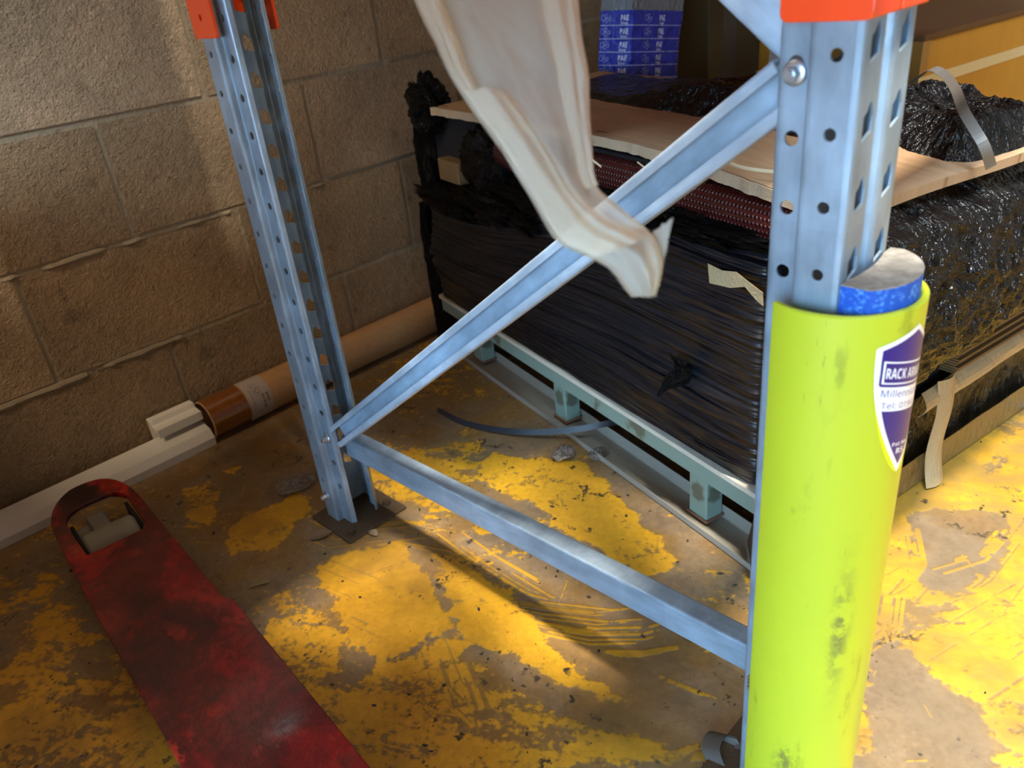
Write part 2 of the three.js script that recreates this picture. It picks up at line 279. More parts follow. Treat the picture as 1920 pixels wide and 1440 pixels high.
function uprightGeo() {
  const h = 2.6, w = 0.041, s = 0.029, half = [[0.0055, -0.008], [0.0085, 0], [w, 0], [w, -0.035], [s, -0.035], [s, -0.061], [s - 0.008, -0.064]];
  const pts = [...half.slice().reverse(), ...half.map(([x, z]) => [-x, z])];
  const g = clean(new THREE.ExtrudeGeometry(profile(pts, 0.002, 0.0042), { depth: h, bevelEnabled: false }).applyMatrix4(new THREE.Matrix4().makeBasis(V(1, 0, 0), V(0, 0, 1), V(0, -1, 0))).translate(0, h, 0).applyMatrix4(new THREE.Matrix4().makeBasis(V(1, 0, 0), V(0, 1, 0), V(0, 0, 1))));
  const cut = [], cyl = (r) => new THREE.CylinderGeometry(r, r, 0.012, 14).rotateZ(Math.PI / 2);
  const slot = new THREE.Shape(); [[-0.0075, -0.0125], [0.0075, -0.0075], [0.008, 0.003], [0.0045, 0.0125], [0.0, 0.0115], [-0.003, 0.0065], [-0.0075, 0.004]].forEach((p, i) => (i ? slot.lineTo(...p) : slot.moveTo(...p)));
  const slotG = new THREE.ExtrudeGeometry(slot, { depth: 0.007, bevelEnabled: false }).translate(0, 0, -0.0035);
  for (let k = 0; k < 20; k++) {
    const y = 0.033 + 0.05 * k; if (y < 0.06) continue;
    for (const q of [-1, 1]) { cut.push(cyl(0.0045).translate(q * w, y, -0.016), cyl(0.0055).translate(q * s, y - 0.007, -0.049)); const c = slotG.clone(); c.translate(q * 0.0235, y + 0.006, 0); cut.push(c); }
  }
  const a = new Brush(g), b = new Brush(merge(cut)); a.updateMatrixWorld(); b.updateMatrixWorld();
  const ev = new Evaluator(); ev.useGroups = false; ev.attributes = ['position', 'normal', 'uv']; const r = ev.evaluate(a, b, SUBTRACTION);
  return metre(r.geometry.clone());
}
const UX = -0.404, ZN = 1.402, ZF = 0.511;
{
  const ug = uprightGeo();
  const near = part('upright', ug, zinc, rackFrame); near.position.set(UX, 0.006, ZN);
  const far = part('upright', ug, zinc, rackFrame); far.position.set(UX, 0.006, ZF); far.rotation.y = Math.PI;
  // C braces: section in (a across the brace, b towards -x)
  const C = (w, d, lip, t, open) => { const s = open ? 1 : -1, pts = [[-w / 2 + lip, d / 2 * s], [-w / 2, d / 2 * s], [-w / 2, -d / 2 * s], [w / 2, -d / 2 * s], [w / 2, d / 2 * s], [w / 2 - lip, d / 2 * s]]; return profile(pts, t, 0.003); };
  const brace = (name, shape, x, y0, z0, y1, z1, mat = litBraceZinc) => {
    const d = V(0, y1 - y0, z1 - z0), L = d.length(); d.normalize(); const b = V(-1, 0, 0), a = V().crossVectors(b, d);
    const g = new THREE.ExtrudeGeometry(shape, { depth: L, bevelEnabled: false }); const m = metre(g.clone(), 1); m.applyMatrix4(new THREE.Matrix4().makeBasis(a, b, d).setPosition(x, y0, z0)); m.computeVertexNormals(); return part(name, m, mat, rackFrame);
  };
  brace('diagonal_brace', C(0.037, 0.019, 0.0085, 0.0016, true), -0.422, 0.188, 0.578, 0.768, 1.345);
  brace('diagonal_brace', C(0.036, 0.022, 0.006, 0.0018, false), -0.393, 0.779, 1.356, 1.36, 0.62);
  brace('horizontal_brace', C(0.038, 0.026, 0.006, 0.0018, false), -0.393, 0.152, 0.556, 0.168, 1.358, zinc);
  const bolt = (x, y, z, sgn) => { const g = new THREE.Group(); g.name = 'bolt'; rackFrame.add(g); g.position.set(x, y, z); g.rotation.z = sgn * Math.PI / 2;
    part('flange', new THREE.LatheGeometry([[0, 0], [0.0088, 0], [0.0088, 0.0016], [0.0062, 0.0034], [0, 0.0034]].map((p) => new THREE.Vector2(...p)), 24), boltMat, g); part('bolt_head', new THREE.CylinderGeometry(0.0048, 0.0056, 0.006, 6).translate(0, 0.006, 0), boltMat, g);
    part('bolt_tip', new THREE.CylinderGeometry(0.0032, 0.0034, 0.003, 12).translate(0, 0.0104, 0), boltMat, g); };
  bolt(UX - 0.0303, 0.776, 1.353, 1); bolt(UX - 0.0303, 0.176, 1.353, 1); bolt(UX - 0.0303, 0.182, 0.56, 1); bolt(UX - 0.0423, 0.055, 0.528, 1);
  const plateMat = std({ color: 0x56432f, roughness: 0.75, metalness: 0.25, bumpMap: rep(roughBump, 6), bumpScale: 0.001 });
  part('foot_plate', metre(rbox(-0.468, -0.342, 0, 0.006, 0.492, 0.612, 0.0015)), plateMat, rackFrame, 'dirty steel foot plate');
  part('foot_plate', metre(rbox(-0.468, -0.342, 0, 0.006, 1.30, 1.42, 0.0015)), plateMat, rackFrame);
  for (const [x, z] of [[-0.36, 0.578], [-0.452, 0.595]]) part('anchor_bolt', new THREE.CylinderGeometry(0.007, 0.008, 0.008, 6).translate(x, 0.010, z), plateMat, rackFrame);
}
// ---------------------------------------------------------------- orange beams, one per side of each upright
const orange = phys({ color: 0xf4480f, roughness: 0.34, clearcoat: 0.3, clearcoatRoughness: 0.3 });
function beam(side, far, label) {
  const t = thing('rack_beam', label, 'beam', 'orange rack beams'), zf = far ? ZF : ZN, q = far ? -1 : 1, xe = UX + side * 0.0425, xo = xe + side * 0.004, y0 = 0.81, y1 = 1.06;
  const s = new THREE.Shape(), r = 0.006, a = Math.min(zf + q * 0.006, zf - q * 0.054), b = Math.max(zf + q * 0.006, zf - q * 0.054);
  s.moveTo(a + r, y0); s.lineTo(b - r, y0); s.quadraticCurveTo(b, y0, b, y0 + r); s.lineTo(b, y1); s.lineTo(a, y1); s.lineTo(a, y0 + r); s.quadraticCurveTo(a, y0, a + r, y0);
  for (const y of [0.835, 0.98]) { const h = new THREE.Path(); h.absarc(zf - q * 0.022, y, 0.0045, 0, Math.PI * 2); s.holes.push(h); }
  const side_ = new THREE.ExtrudeGeometry(s, { depth: 0.0034, bevelEnabled: true, bevelSize: 0.0006, bevelThickness: 0.0006, bevelSegments: 2 }).applyMatrix4(new THREE.Matrix4().makeBasis(V(0, 0, 1), V(0, 1, 0), V(-1, 0, 0)));
  side_.translate(side > 0 ? xe + 0.0045 : xe - 0.0003, 0, 0);
  const xi = UX + side * 0.003, zw = zf + q * 0.0012;
  const wing = rbox(Math.min(xi, xo), Math.max(xi, xo), y0, y1, Math.min(zw, zw + q * 0.0045), Math.max(zw, zw + q * 0.0045), 0.0016, 3);
  part('connector', merge([side_, wing]), orange, t);
  const L = 2.4, x0 = side > 0 ? xo + 0.001 : xo - 0.001 - L, zb = zf - q * 0.026;
  part('beam_body', metre(rbox(x0, x0 + L, 0.9, 1.01, zb - 0.022, zb + 0.022, 0.004)), orange, t);
}
beam(-1, false, 'orange beam connector on the camera side of the near upright, above the yellow guard'); beam(1, false, 'orange beam connector wrapped round the right front of the near upright');
beam(-1, true, 'orange beam connector with a hole on the left of the far upright'); beam(1, true, 'thin orange beam connector on the right of the far upright');
// loads standing on the beams overhead; they shade the floor
{
  const wood = std({ color: 0x9b7d57, roughness: 0.85 }), cardb = std({ color: 0x8a6a45, roughness: 0.9 });
  const shelf = (x0, x1, z0, z1, h, label, l2) => {
    const t = thing('wooden_pallet', label, 'pallet');
    for (let k = 0; k < 7; k++) { const z = lerp(z0, z1 - 0.1, k / 6); part('deck_board', box(x0, x1, 1.112, 1.13, z, z + 0.1), wood, t); }
    for (let k = 0; k < 3; k++) { const x = lerp(x0, x1 - 0.1, k / 2); part('stringer', box(x, x + 0.1, 1.011, 1.112, z0, z1), wood, t); }
    const c = thing('shelf_carton', l2, 'carton'); part('carton_body', rbox(x0 + 0.01, x1 - 0.01, 1.131, 1.131 + h, z0 + 0.01, z1 - 0.01, 0.006), cardb, c); part('packing_tape', box(x0 + 0.3, x0 + 0.36, 1.1315, 1.1325 + h, z0 + 0.006, z1 - 0.006), std({ color: 0xb9a27c, roughness: 0.4 }), c);
  };
  shelf(-1.86, -0.72, 0.40, 1.52, 0.03, 'pallet on the beams above the pallet truck', 'flat brown carton on the pallet above the pallet truck');
  shelf(-0.22, 1.1, 0.40, 1.28, 0.75, 'pallet on the beams above the wrapped load', 'brown carton on the pallet above the wrapped load');
  single('blocker_sheet', rbox(-0.719, -0.45, 1.0115, 1.03, 0.40, 1.02, 0.003), std({ color: 0x86694a, roughness: 0.85 }), 'added chipboard sheet on the left rear beam overhead, blocks lamp light', 'board');  // this sheet and the next are added to close off the rear light gap
  single('blocker_sheet', rbox(-0.358, -0.224, 1.0115, 1.03, 0.40, 1.02, 0.003), std({ color: 0x86694a, roughness: 0.85 }), 'added chipboard sheet on the right rear beam overhead, blocks lamp light', 'board');
  for (const [x0, x1, w] of [[-0.715, -0.455, 'left'], [-0.353, -0.226, 'right']]) { const u = thing('upright_blocker', `added tall light-blocking carton on the ${w} chipboard sheet overhead`, 'carton'); part('carton_body', rbox(x0, x1, 1.031, 1.95, 0.59, 1.0, 0.006), cardb, u); part('packing_tape', box(x0 - 0.001, x1 + 0.001, 1.4, 1.45, 0.589, 1.001), wood, u); }  // unseen blockers, added to keep lamp light off the wall
  { const u = thing('skewed_blocker', 'added flat carton lying askew over the front beam to shade the floor', 'carton'); part('carton_body', rbox(-0.5, 0, 0, 0.1, -0.3, 0.3, 0.006), cardb, u); part('packing_tape', box(-0.3, -0.24, 0.001, 0.1012, -0.301, 0.301), wood, u); u.position.set(-0.575, 1.1635, 1.30); u.rotation.y = 0.481; }  // unseen blocker, angled so that its shadow darkens the floor in front
  const f = thing('floor_blocker', 'added large carton on the floor by the wall to block door light', 'carton'); part('carton_body', rbox(-2.5, -1.2, 0, 0.72, 0.12, 0.93, 0.006), cardb, f); part('packing_tape', box(-2.501, -1.199, 0.3, 0.36, 0.119, 0.931), wood, f);  // unseen blocker, added to cut door light on the wall and far upright
}
// ---------------------------------------------------------------- yellow column guard, foam and sticker
const GX = -0.405, GZ = 1.388, GR = 0.061;
const guardMap = tex(512, 1024, (u, v) => {
  const big = sample(N1, u, v * 1.2), sm = sample(N3, u * 1.6, v * 3), scuff = smooth(0.72, 0.93, sample(N2, u * 1.3 + 0.2, v * 0.7 + 0.1)) * smooth(0.3, 0.7, sm), line = smooth(0.82, 0.9, sample(N3, u * 5, v * 1.1 + u)) * smooth(0.5, 0.75, big);
  let c = mix3(rgb(206, 216, 50), rgb(200, 212, 50), big); c = mix3(c, rgb(150, 160, 40), 0.6 * scuff); c = mix3(c, rgb(120, 100, 40), 0.35 * line);
  const bruise = Math.exp(-(((u - 0.33) / 0.03) ** 2 + ((v - 0.50) / 0.09) ** 2)) * smooth(0.35, 0.7, sm) + Math.exp(-(((u - 0.18) / 0.035) ** 2 + ((v - 0.20) / 0.035) ** 2)) * smooth(0.4, 0.7, sm); return mix3(c, rgb(120, 124, 66), 0.9 * clamp(bruise));
}, { srgb: true });
{
  const t = thing('column_guard', 'fluorescent yellow plastic column guard clipped round the near upright', 'column guard');
  const a0 = -118 * Math.PI / 180, a1 = -a0, th = 0.0055, y1 = 0.617, n = 48;
  const s = new THREE.Shape(); for (let i = 0; i <= n; i++) { const a = lerp(a0, a1, i / n); s[i ? 'lineTo' : 'moveTo'](GR * Math.sin(a), GR * Math.cos(a)); } for (let i = n; i >= 0; i--) { const a = lerp(a0, a1, i / n); s.lineTo((GR - th) * Math.sin(a), (GR - th) * Math.cos(a)); }
  const shell = sheet(96, 4, (u, v) => { const prof = [[GR - th, 0.002], [GR - 0.001, 0], [GR, 0.001]]; return [0, 0, 0]; });
  // outer and inner walls, rounded rim
  const prof = [[GR - th, 0], [GR - th, y1 - 0.0015], [GR - th + 0.0015, y1], [GR - 0.0015, y1], [GR, y1 - 0.0015], [GR, 0]];
  const pos = [], uv = [], idx = [], M = prof.length; for (let i = 0; i <= n * 2; i++) { const a = lerp(a0, a1, i / n / 2); prof.forEach(([r, y]) => { pos.push(GX + r * Math.sin(a), y, GZ + r * Math.cos(a)); uv.push(i / n / 2, y / 0.62); }); }
  for (let i = 0; i < n * 2; i++) for (let j = 0; j < M - 1; j++) { const p = i * M + j; idx.push(p, p + 1, p + M + 1, p, p + M + 1, p + M); }
  for (const i of [0, n * 2]) for (let j = 1; j < M - 1; j++) i ? idx.push(i * M, i * M + j, i * M + j + 1) : idx.push(0, j + 1, j);
  let g = new THREE.BufferGeometry(); g.setAttribute('position', new THREE.Float32BufferAttribute(pos, 3)); g.setAttribute('uv', new THREE.Float32BufferAttribute(uv, 2)); g.setIndex(idx); g = g.toNonIndexed(); g.computeVertexNormals();
  // smooth the round walls
  { const p = g.attributes.position, nn = g.attributes.normal; for (let i = 0; i < p.count; i++) { const nx = nn.getX(i), ny = nn.getY(i), nz = nn.getZ(i), dx = p.getX(i) - GX, dz = p.getZ(i) - GZ, r = Math.hypot(dx, dz), d = (nx * dx + nz * dz) / r; if (Math.abs(d) > 0.9) nn.setXYZ(i, Math.sign(d) * dx / r, 0, Math.sign(d) * dz / r); } }
  part('guard_shell', g, phys({ map: guardMap, roughness: 0.36, clearcoat: 0.15, clearcoatRoughness: 0.4, transmission: 0.12 }), t);
  // blue foam, its top grey with dust
  const fs = new THREE.Shape(), R = GR - th - 0.0006, b0 = -48, b1 = 62; for (let i = 0; i <= 24; i++) { const a = lerp(b0, b1, i / 24) * Math.PI / 180; fs[i ? 'lineTo' : 'moveTo'](R * Math.sin(a), R * Math.cos(a)); }
  for (let i = 0; i <= 10; i++) { const a = lerp(b1, b0, i / 10) * Math.PI / 180; fs.lineTo(R * Math.sin(a) * 0.99, Math.max(0.0155, R * Math.cos(a) * 0.36)); }
  const foamBump = rep(roughBump, 10), dustMap = rep(tex(128, 128, (u, v) => { const k = 0.36 + 0.2 * sample(N3, u, v) + 0.12 * sample(N4, u, v); return [k * 1.05, k, k * 0.94]; }, { srgb: true }), 6);
  const toWorld = (g2, y) => g2.applyMatrix4(new THREE.Matrix4().makeBasis(V(1, 0, 0), V(0, 0, 1), V(0, -1, 0))).translate(GX, y, GZ);
  part('foam_insert', toWorld(new THREE.ExtrudeGeometry(fs, { depth: 0.6, bevelEnabled: false }), 0.634), phys({ map: rep(tex(128, 128, (u, v) => mix3(rgb(28, 86, 190), rgb(96, 156, 228), smooth(0.5, 0.75, sample(N4, u, v))), { srgb: true }), 7), roughness: 0.8, bumpMap: foamBump, bumpScale: 0.0018 }), t, 'bright blue foam padding');
  part('foam_dust', toWorld(new THREE.ExtrudeGeometry(fs, { depth: 0.0012, bevelEnabled: false }), 0.6352), std({ map: dustMap, roughness: 1, bumpMap: foamBump, bumpScale: 0.0012 }), t, 'grey dusty top of the foam');
  // shield sticker
  const cv = document.createElement('canvas'); cv.width = 512; cv.height = 1200; const c = cv.getContext('2d');
  const shield = (m) => { c.beginPath(); c.moveTo(256, m * 1.2); c.lineTo(512 - m, 190 + m * 0.3); c.quadraticCurveTo(530 - m, 760, 256, 1200 - m * 2.2); c.quadraticCurveTo(-18 + m, 760, m, 190 + m * 0.3); c.closePath(); };
  c.fillStyle = '#e4f01e'; c.fillRect(0, 0, 512, 1200); c.fillStyle = '#f6f6f8'; shield(0); c.fill(); c.save(); shield(34); c.clip(); c.fillStyle = '#100c78'; c.fillRect(0, 0, 512, 1200); c.fillStyle = '#f6f6f8'; c.fillRect(0, 470, 512, 190); c.restore();
  c.fillStyle = '#100c78'; c.fillRect(34, 262, 444, 200); c.strokeStyle = '#f6f6f8'; c.lineWidth = 12; c.strokeRect(54, 282, 404, 160); c.fillStyle = '#f6f6f8'; c.textAlign = 'center';
  const fit = (s, y, px, w, col, bold = 'bold') => { c.font = `${bold} ${px}px sans-serif`; c.fillStyle = col; const k = w / c.measureText(s).width; c.save(); c.translate(256, y); c.scale(k, 1); c.fillText(s, 0, 0); c.restore(); };
  fit('RACK ARMOUR', 405, 110, 385, '#f6f6f8'); c.textAlign = 'left'; c.font = '76px sans-serif'; c.fillStyle = '#3a3890'; c.fillText('Millennium', 48, 548, 330); c.font = '66px sans-serif'; c.fillText('Tel: 01942', 60, 640, 300); c.textAlign = 'center'; c.fillStyle = '#f6f6f8'; fit('Pat No.', 960, 44, 170, '#f6f6f8'); fit('RS', 1030, 66, 90, '#f6f6f8');
  const st = new THREE.CanvasTexture(cv); st.colorSpace = THREE.SRGBColorSpace;
  const sa = -41, sb = 33, yb = 0.468, yt = 0.60; const pts = []; const inS = (u, v) => { const X = u * 512, Y = (1 - v) * 1200; return [X, Y]; };
  // cut to the shield outline: width of the shield at each height
  const halfW = (Y) => Y < 190 ? 256 * Y / 190 : 256 * Math.pow(Math.max(0, 1 - ((Y - 190) / 1010) ** 2.1), 0.62);
  const sg = (() => { const NU = 24, NV = 60, p = [], w = [], ix = []; for (let j = 0; j <= NV; j++) { const Y = j / NV * 1200, hw = Math.max(2, halfW(Y)); for (let i = 0; i <= NU; i++) { const X = 256 + (i / NU * 2 - 1) * hw, a = lerp(sa, sb, X / 512) * Math.PI / 180; p.push(GX + (GR + 0.0004) * Math.sin(a), lerp(yt, yb, Y / 1200) - 0.012 * (a / 0.7), GZ + (GR + 0.0004) * Math.cos(a)); w.push(X / 512, 1 - Y / 1200); } } for (let j = 0; j < NV; j++) for (let i = 0; i < NU; i++) { const a = j * (NU + 1) + i, d = a + NU + 1; ix.push(a, d, a + 1, a + 1, d, d + 1); } const q = new THREE.BufferGeometry(); q.setAttribute('position', new THREE.Float32BufferAttribute(p, 3)); q.setAttribute('uv', new THREE.Float32BufferAttribute(w, 2)); q.setIndex(ix); q.computeVertexNormals(); return q; })();
  part('sticker', sg, phys({ map: st, roughness: 0.35 }), t, 'blue and white shield sticker');
}
// ---------------------------------------------------------------- pallet truck fork
{
  const t = thing('pallet_truck', 'grimy red pallet truck fork with a grey roller in its tip', 'pallet truck');
  const redMap = tex(512, 1536, (u, v) => {
    const x = u * 0.4, z = v * 1.6, n = sample(N1, x * 2.3, z * 1.7), m = sample(N3, x * 1.2 + z * 1.5, z * 0.7 - x * 1.1), d = sample(N2, x * 2.4 + 0.3, z * 1.3 + 0.2), f = sample(N4, x * 3, z * 3), g = sample(N3, x * 3, z * 3);
    const tip = smooth(0.3, 0.12, z + 0.12 * (d - 0.5)) * smooth(0.3, 0.6, d + 0.2 * (x - 0.2));
    let c = mix3(rgb(150, 26, 24), rgb(206, 50, 34), smooth(0.4, 0.7, m)); c = mix3(c, rgb(116, 22, 26), smooth(0.35, 0.65, n) * 0.6);
    const dirt = smooth(0.40, 0.60, 0.45 * d + 0.35 * m + 0.2 * g); c = mix3(c, rgb(46, 26, 22), dirt * 0.5); c = mix3(c, rgb(34, 24, 20), smooth(0.45, 0.7, sample(N2, x * 1.3 + 0.77, z * 0.9 + 0.5) + 0.2 * (g - 0.5)) * 0.45); c = mix3(c, rgb(30, 22, 19), tip * 0.8);
    const dust = smooth(0.42, 0.75, sample(N1, x * 1.5 + 0.4, z * 1.1 + 0.62)); c = mix3(c, rgb(122, 84, 72), dust * 0.4);
    const scr = smooth(0.60, 0.74, sample(N3, x * 2.2 - z * 0.6 + 0.3, z * 1.1 + x * 0.9)) * smooth(0.45, 0.8, z) * smooth(0.35, 0.6, n); c = mix3(c, rgb(226, 66, 42), scr * 0.85);
    const bare = Math.max(Math.exp(-(((x - 0.235) / 0.022) ** 2 + ((z - 0.855) / 0.016) ** 2)), Math.exp(-(((x - 0.15) / 0.012) ** 2 + ((z - 0.89) / 0.02) ** 2))); c = mix3(c, rgb(120, 112, 104), clamp(bare * 1.3) * (0.4 + 0.6 * f)); return c.map((q) => q * (0.86 + 0.28 * f));
  }, { srgb: true });
  const red = std({ map: redMap, roughness: 0.5, metalness: 0.1, bumpMap: rep(roughBump, 4), bumpScale: 0.0006, side: THREE.DoubleSide });
  // local: x across, z back from the tip, plate top at y = 0
  const o = new THREE.Shape(); o.moveTo(-0.078, 1.35); o.lineTo(-0.078, 0.33); o.lineTo(-0.075, 0.13); o.quadraticCurveTo(-0.072, 0.035, -0.02, 0.004); o.quadraticCurveTo(0.0, -0.002, 0.024, 0.006); o.quadraticCurveTo(0.060, 0.022, 0.066, 0.115); o.lineTo(0.069, 0.50); o.lineTo(0.078, 0.512); o.lineTo(0.078, 1.35);
  const h = new THREE.Path(); h.moveTo(-0.052, 0.235); h.lineTo(-0.055, 0.118); h.quadraticCurveTo(-0.052, 0.075, -0.01, 0.073); h.lineTo(0.036, 0.073); h.lineTo(0.052, 0.098); h.lineTo(0.050, 0.215); h.lineTo(0.04, 0.235); h.lineTo(-0.052, 0.235); o.holes.push(h);
  const up = new THREE.Matrix4().makeBasis(V(1, 0, 0), V(0, 0, 1), V(0, -1, 0));
  const plate = new THREE.ExtrudeGeometry(o, { depth: 0.005, bevelEnabled: true, bevelSize: 0.0015, bevelThickness: 0.0015, bevelSegments: 2, curveSegments: 10 }).applyMatrix4(up);
  const setUV = (g) => { g = clean(g); const p = g.attributes.position, uv = g.attributes.uv; for (let i = 0; i < p.count; i++) uv.setXY(i, (p.getX(i) + p.getY(i) * 0.7 + 0.2) / 0.4, p.getZ(i) / 1.6 + 0.05); return g; };
  part('fork_plate', setUV(plate), red, t, 'red painted fork top, worn and blackened');
  for (const s of [-1, 1]) part('side_flange', setUV(rbox(s * 0.0765 - 0.003 * (s > 0 ? 1 : 0), s * 0.0765 + 0.003 * (s < 0 ? 1 : 0), -0.06, -0.004, s > 0 ? 0.52 : 0.34, 1.35, 0.001)), red, t);
  const rim = slab(60, 3, (u, v) => { const a = lerp(-1.45, 1.45, u), x = 0.069 * Math.sin(a) - 0.004, z = 0.10 - 0.094 * Math.cos(a) * Math.max(0, Math.cos(a)) ** 0.05; return [x * 1.02, -0.005 - 0.028 * v, z]; }, 0.004, 0.4, 0.05); part('tip_rim', setUV(rim), red, t);
  const grey = std({ color: 0x8f8778, roughness: 0.7, bumpMap: rep(roughBump, 5), bumpScale: 0.001 });
  part('roller', new THREE.LatheGeometry([[0, -0.043], [0.036, -0.043], [0.041, -0.038], [0.0415, 0], [0.041, 0.038], [0.036, 0.043], [0, 0.043]].map((p) => new THREE.Vector2(...p)), 36).rotateZ(Math.PI / 2).translate(-0.002, -0.0432, 0.178), grey, t, 'grey load roller');
  part('roller', new THREE.LatheGeometry([[0, -0.03], [0.024, -0.03], [0.028, -0.026], [0.029, 0], [0.028, 0.026], [0.024, 0.03], [0, 0.03]].map((p) => new THREE.Vector2(...p)), 30).rotateZ(Math.PI / 2).translate(-0.026, -0.0555, 0.106), grey, t);
  part('axle_bracket', rbox(-0.022, 0.008, -0.03, -0.012, 0.098, 0.15, 0.003), std({ color: 0x85807a, roughness: 0.55, metalness: 0.4 }), t, 'pale axle bracket');
  for (const s of [-1, 1]) part('roller_arm', rbox(s * 0.047 - 0.003, s * 0.047 + 0.003, -0.066, -0.02, 0.09, 0.36, 0.002), std({ color: 0x2a2320, roughness: 0.6 }), t);
  t.position.set(-0.7335, 0.085, 0.152); t.rotation.y = -0.088;
}
// ---------------------------------------------------------------- along the wall: white plastic profile and cardboard tube
{
  const white = phys({ color: 0xd9d2c6, roughness: 0.3, clearcoat: 0.2 });
  const pr = (pts, x0, x1, r) => { const s = new THREE.Shape(); pts.forEach((p, i) => (i ? s.lineTo(...p) : s.moveTo(...p))); const g = new THREE.ExtrudeGeometry(s, { depth: x1 - x0, bevelEnabled: true, bevelSize: r, bevelThickness: r, bevelSegments: 2 }); return g.applyMatrix4(new THREE.Matrix4().makeBasis(V(0, 0, 1), V(0, 1, 0), V(-1, 0, 0))).translate(x1, 0, 0); };
  const t = thing('plastic_profile', 'white plastic window profile lying along the foot of the wall', 'profile');
  part('profile_body', pr([[0.034, 0.002], [0.086, 0.002], [0.088, 0.018], [0.078, 0.034], [0.034, 0.044]], -1.9, -0.452, 0.002), white, t);
  part('profile_rib', pr([[0.012, 0.004], [0.03, 0.004], [0.03, 0.062], [0.052, 0.062], [0.052, 0.056], [0.058, 0.056], [0.058, 0.072], [0.032, 0.074], [0.030, 0.084], [0.012, 0.084]], -0.548, -0.452, 0.0015), white, t, 'short white grooved end section');
  const kraft = tex(256, 256, (u, v) => { const a = sample(N3, u, v * 3), k = 0.92 + 0.12 * (a - 0.5); return [0.72 * k, 0.54 * k, 0.36 * k]; }, { srgb: true });
  const tube = thing('cardboard_tube', 'brown cardboard tube on the floor against the wall, sealed with printed tape', 'tube');
  const cyl = (r0, r1, x0, x1, a0 = 0, a1 = Math.PI * 2, n = 48) => { const L = x1 - x0; return sheet(n, 2, (u, v) => { const a = lerp(a0, a1, u); return [x0 + L * v, 0.0455 + r0 * Math.cos(a), 0.0525 - r0 * Math.sin(a)]; }, 1, 1); };
  const TR = 0.0445;
  part('tube_wall', merge([cyl(TR, 0, -0.447, 0.3), cyl(TR - 0.004, 0, -0.447, 0.3), sheet(48, 1, (u, v) => { const a = u * Math.PI * 2, r = TR - 0.004 * v; return [-0.447, 0.0455 + r * Math.cos(a), 0.0525 - r * Math.sin(a)]; })]), phys({ map: rep(kraft, 2, 2), roughness: 0.55, clearcoat: 0.25, clearcoatRoughness: 0.3 }), tube);
  part('clear_tape', cyl(TR + 0.0004, 0, -0.445, -0.36), phys({ color: 0xb98f55, roughness: 0.18, clearcoat: 1, clearcoatRoughness: 0.12, bumpMap: rep(roughBump, 1), bumpScale: 0.0006, map: rep(kraft, 1, 1) }), tube, 'glossy brown tape');
  const cv = document.createElement('canvas'); cv.width = 512; cv.height = 1024; const c = cv.getContext('2d'); c.fillStyle = '#a5968a'; c.fillRect(0, 0, 512, 1024); c.strokeStyle = '#3a3040'; c.lineWidth = 5;
  c.save(); c.translate(190, 400); for (const [x, y, r] of [[0, 0, 42], [64, -46, 40], [70, 44, 34], [130, 0, 30], [20, 84, 36], [96, 96, 26], [-10, -80, 28]]) { c.beginPath(); c.arc(x, y, r, 0, 7); c.stroke(); } c.restore();
  c.fillStyle = '#3a2f3c'; c.save(); c.translate(360, 520); c.rotate(Math.PI / 2); c.font = 'bold 84px sans-serif'; c.fillText('PAE', 0, -30); c.fillText('Group', 0, 60); c.restore(); c.save(); c.translate(96, 360); c.rotate(Math.PI / 2); for (let k = 0; k < 22; k++) c.fillRect(k * 15, -14, 9, 14); c.restore();
  const lt = new THREE.CanvasTexture(cv); lt.colorSpace = THREE.SRGBColorSpace;
  const lab = sheet(40, 2, (u, v) => { const a = lerp(0.5, -2.6, u); return [-0.358 + 0.055 * v, 0.0455 + (TR + 0.0008) * Math.cos(a), 0.0525 - (TR + 0.0008) * Math.sin(a)]; });
  { const uv = lab.attributes.uv; for (let i = 0; i < uv.count; i++) { const u = uv.getX(i), v = uv.getY(i); uv.setXY(i, v, 1 - u); } }
  part('paper_label', lab, phys({ map: lt, roughness: 0.6 }), tube, 'grey label printed with circles and lettering');
}

// ---------------------------------------------------------------- the wrapped load: frame of reference along its front
const A0 = V(0.165, 0, 0.16), FD = V(-0.2577, 0, 0.9662), ED = V(0.982, 0, 0.188);      // along the front (towards the camera), along the end (to the right)
const NF = V(-0.9662, 0, -0.2577), LF = 1.055, LE = 0.78;
const at = (s, e, y) => [A0.x + FD.x * s + ED.x * e, y, A0.z + FD.z * s + ED.z * e];      // s along the front, e inwards from it
const filmBump = tex(1024, 512, (u, v) => { const w = v + 0.05 * u, a = sample(N2, u * 0.07, w * 2.2), b = sample(N3, u * 0.05, w * 2.0 + 0.4), r = 1 - Math.abs(2 * a - 1), q = 1 - Math.abs(2 * b - 1); return 0.55 * r ** 3 + 0.45 * q ** 4; });
const crumpleBump = tex(512, 512, (u, v) => { const a = 1 - Math.abs(2 * sample(N1, u * 2, v * 2) - 1), b = 1 - Math.abs(2 * sample(N2, u * 2 + 0.3, v * 2 + a * 0.05) - 1); return 0.5 * a + 0.5 * b; });
const blackFilm = phys({ color: 0x14171d, roughness: 0.3, bumpMap: rep(filmBump, 1, 1), bumpScale: 0.018, ior: 1.62 });
const blackCrumple = phys({ color: 0x0d0d0f, roughness: 0.25, bumpMap: rep(crumpleBump, 5, 5), bumpScale: 0.011, ior: 1.36 });
let wrappedLoad;
const ridge = (T, u, v) => 1 - Math.abs(2 * sample(T, u, v) - 1);
const crumple = (u, v) => 0.5 * ridge(N1, u, v) ** 1.5 + 0.3 * ridge(N2, u * 1.3 + 0.2, v * 1.3) ** 1.5 + 0.2 * ridge(N3, u * 1.1, v * 1.1 + 0.5);
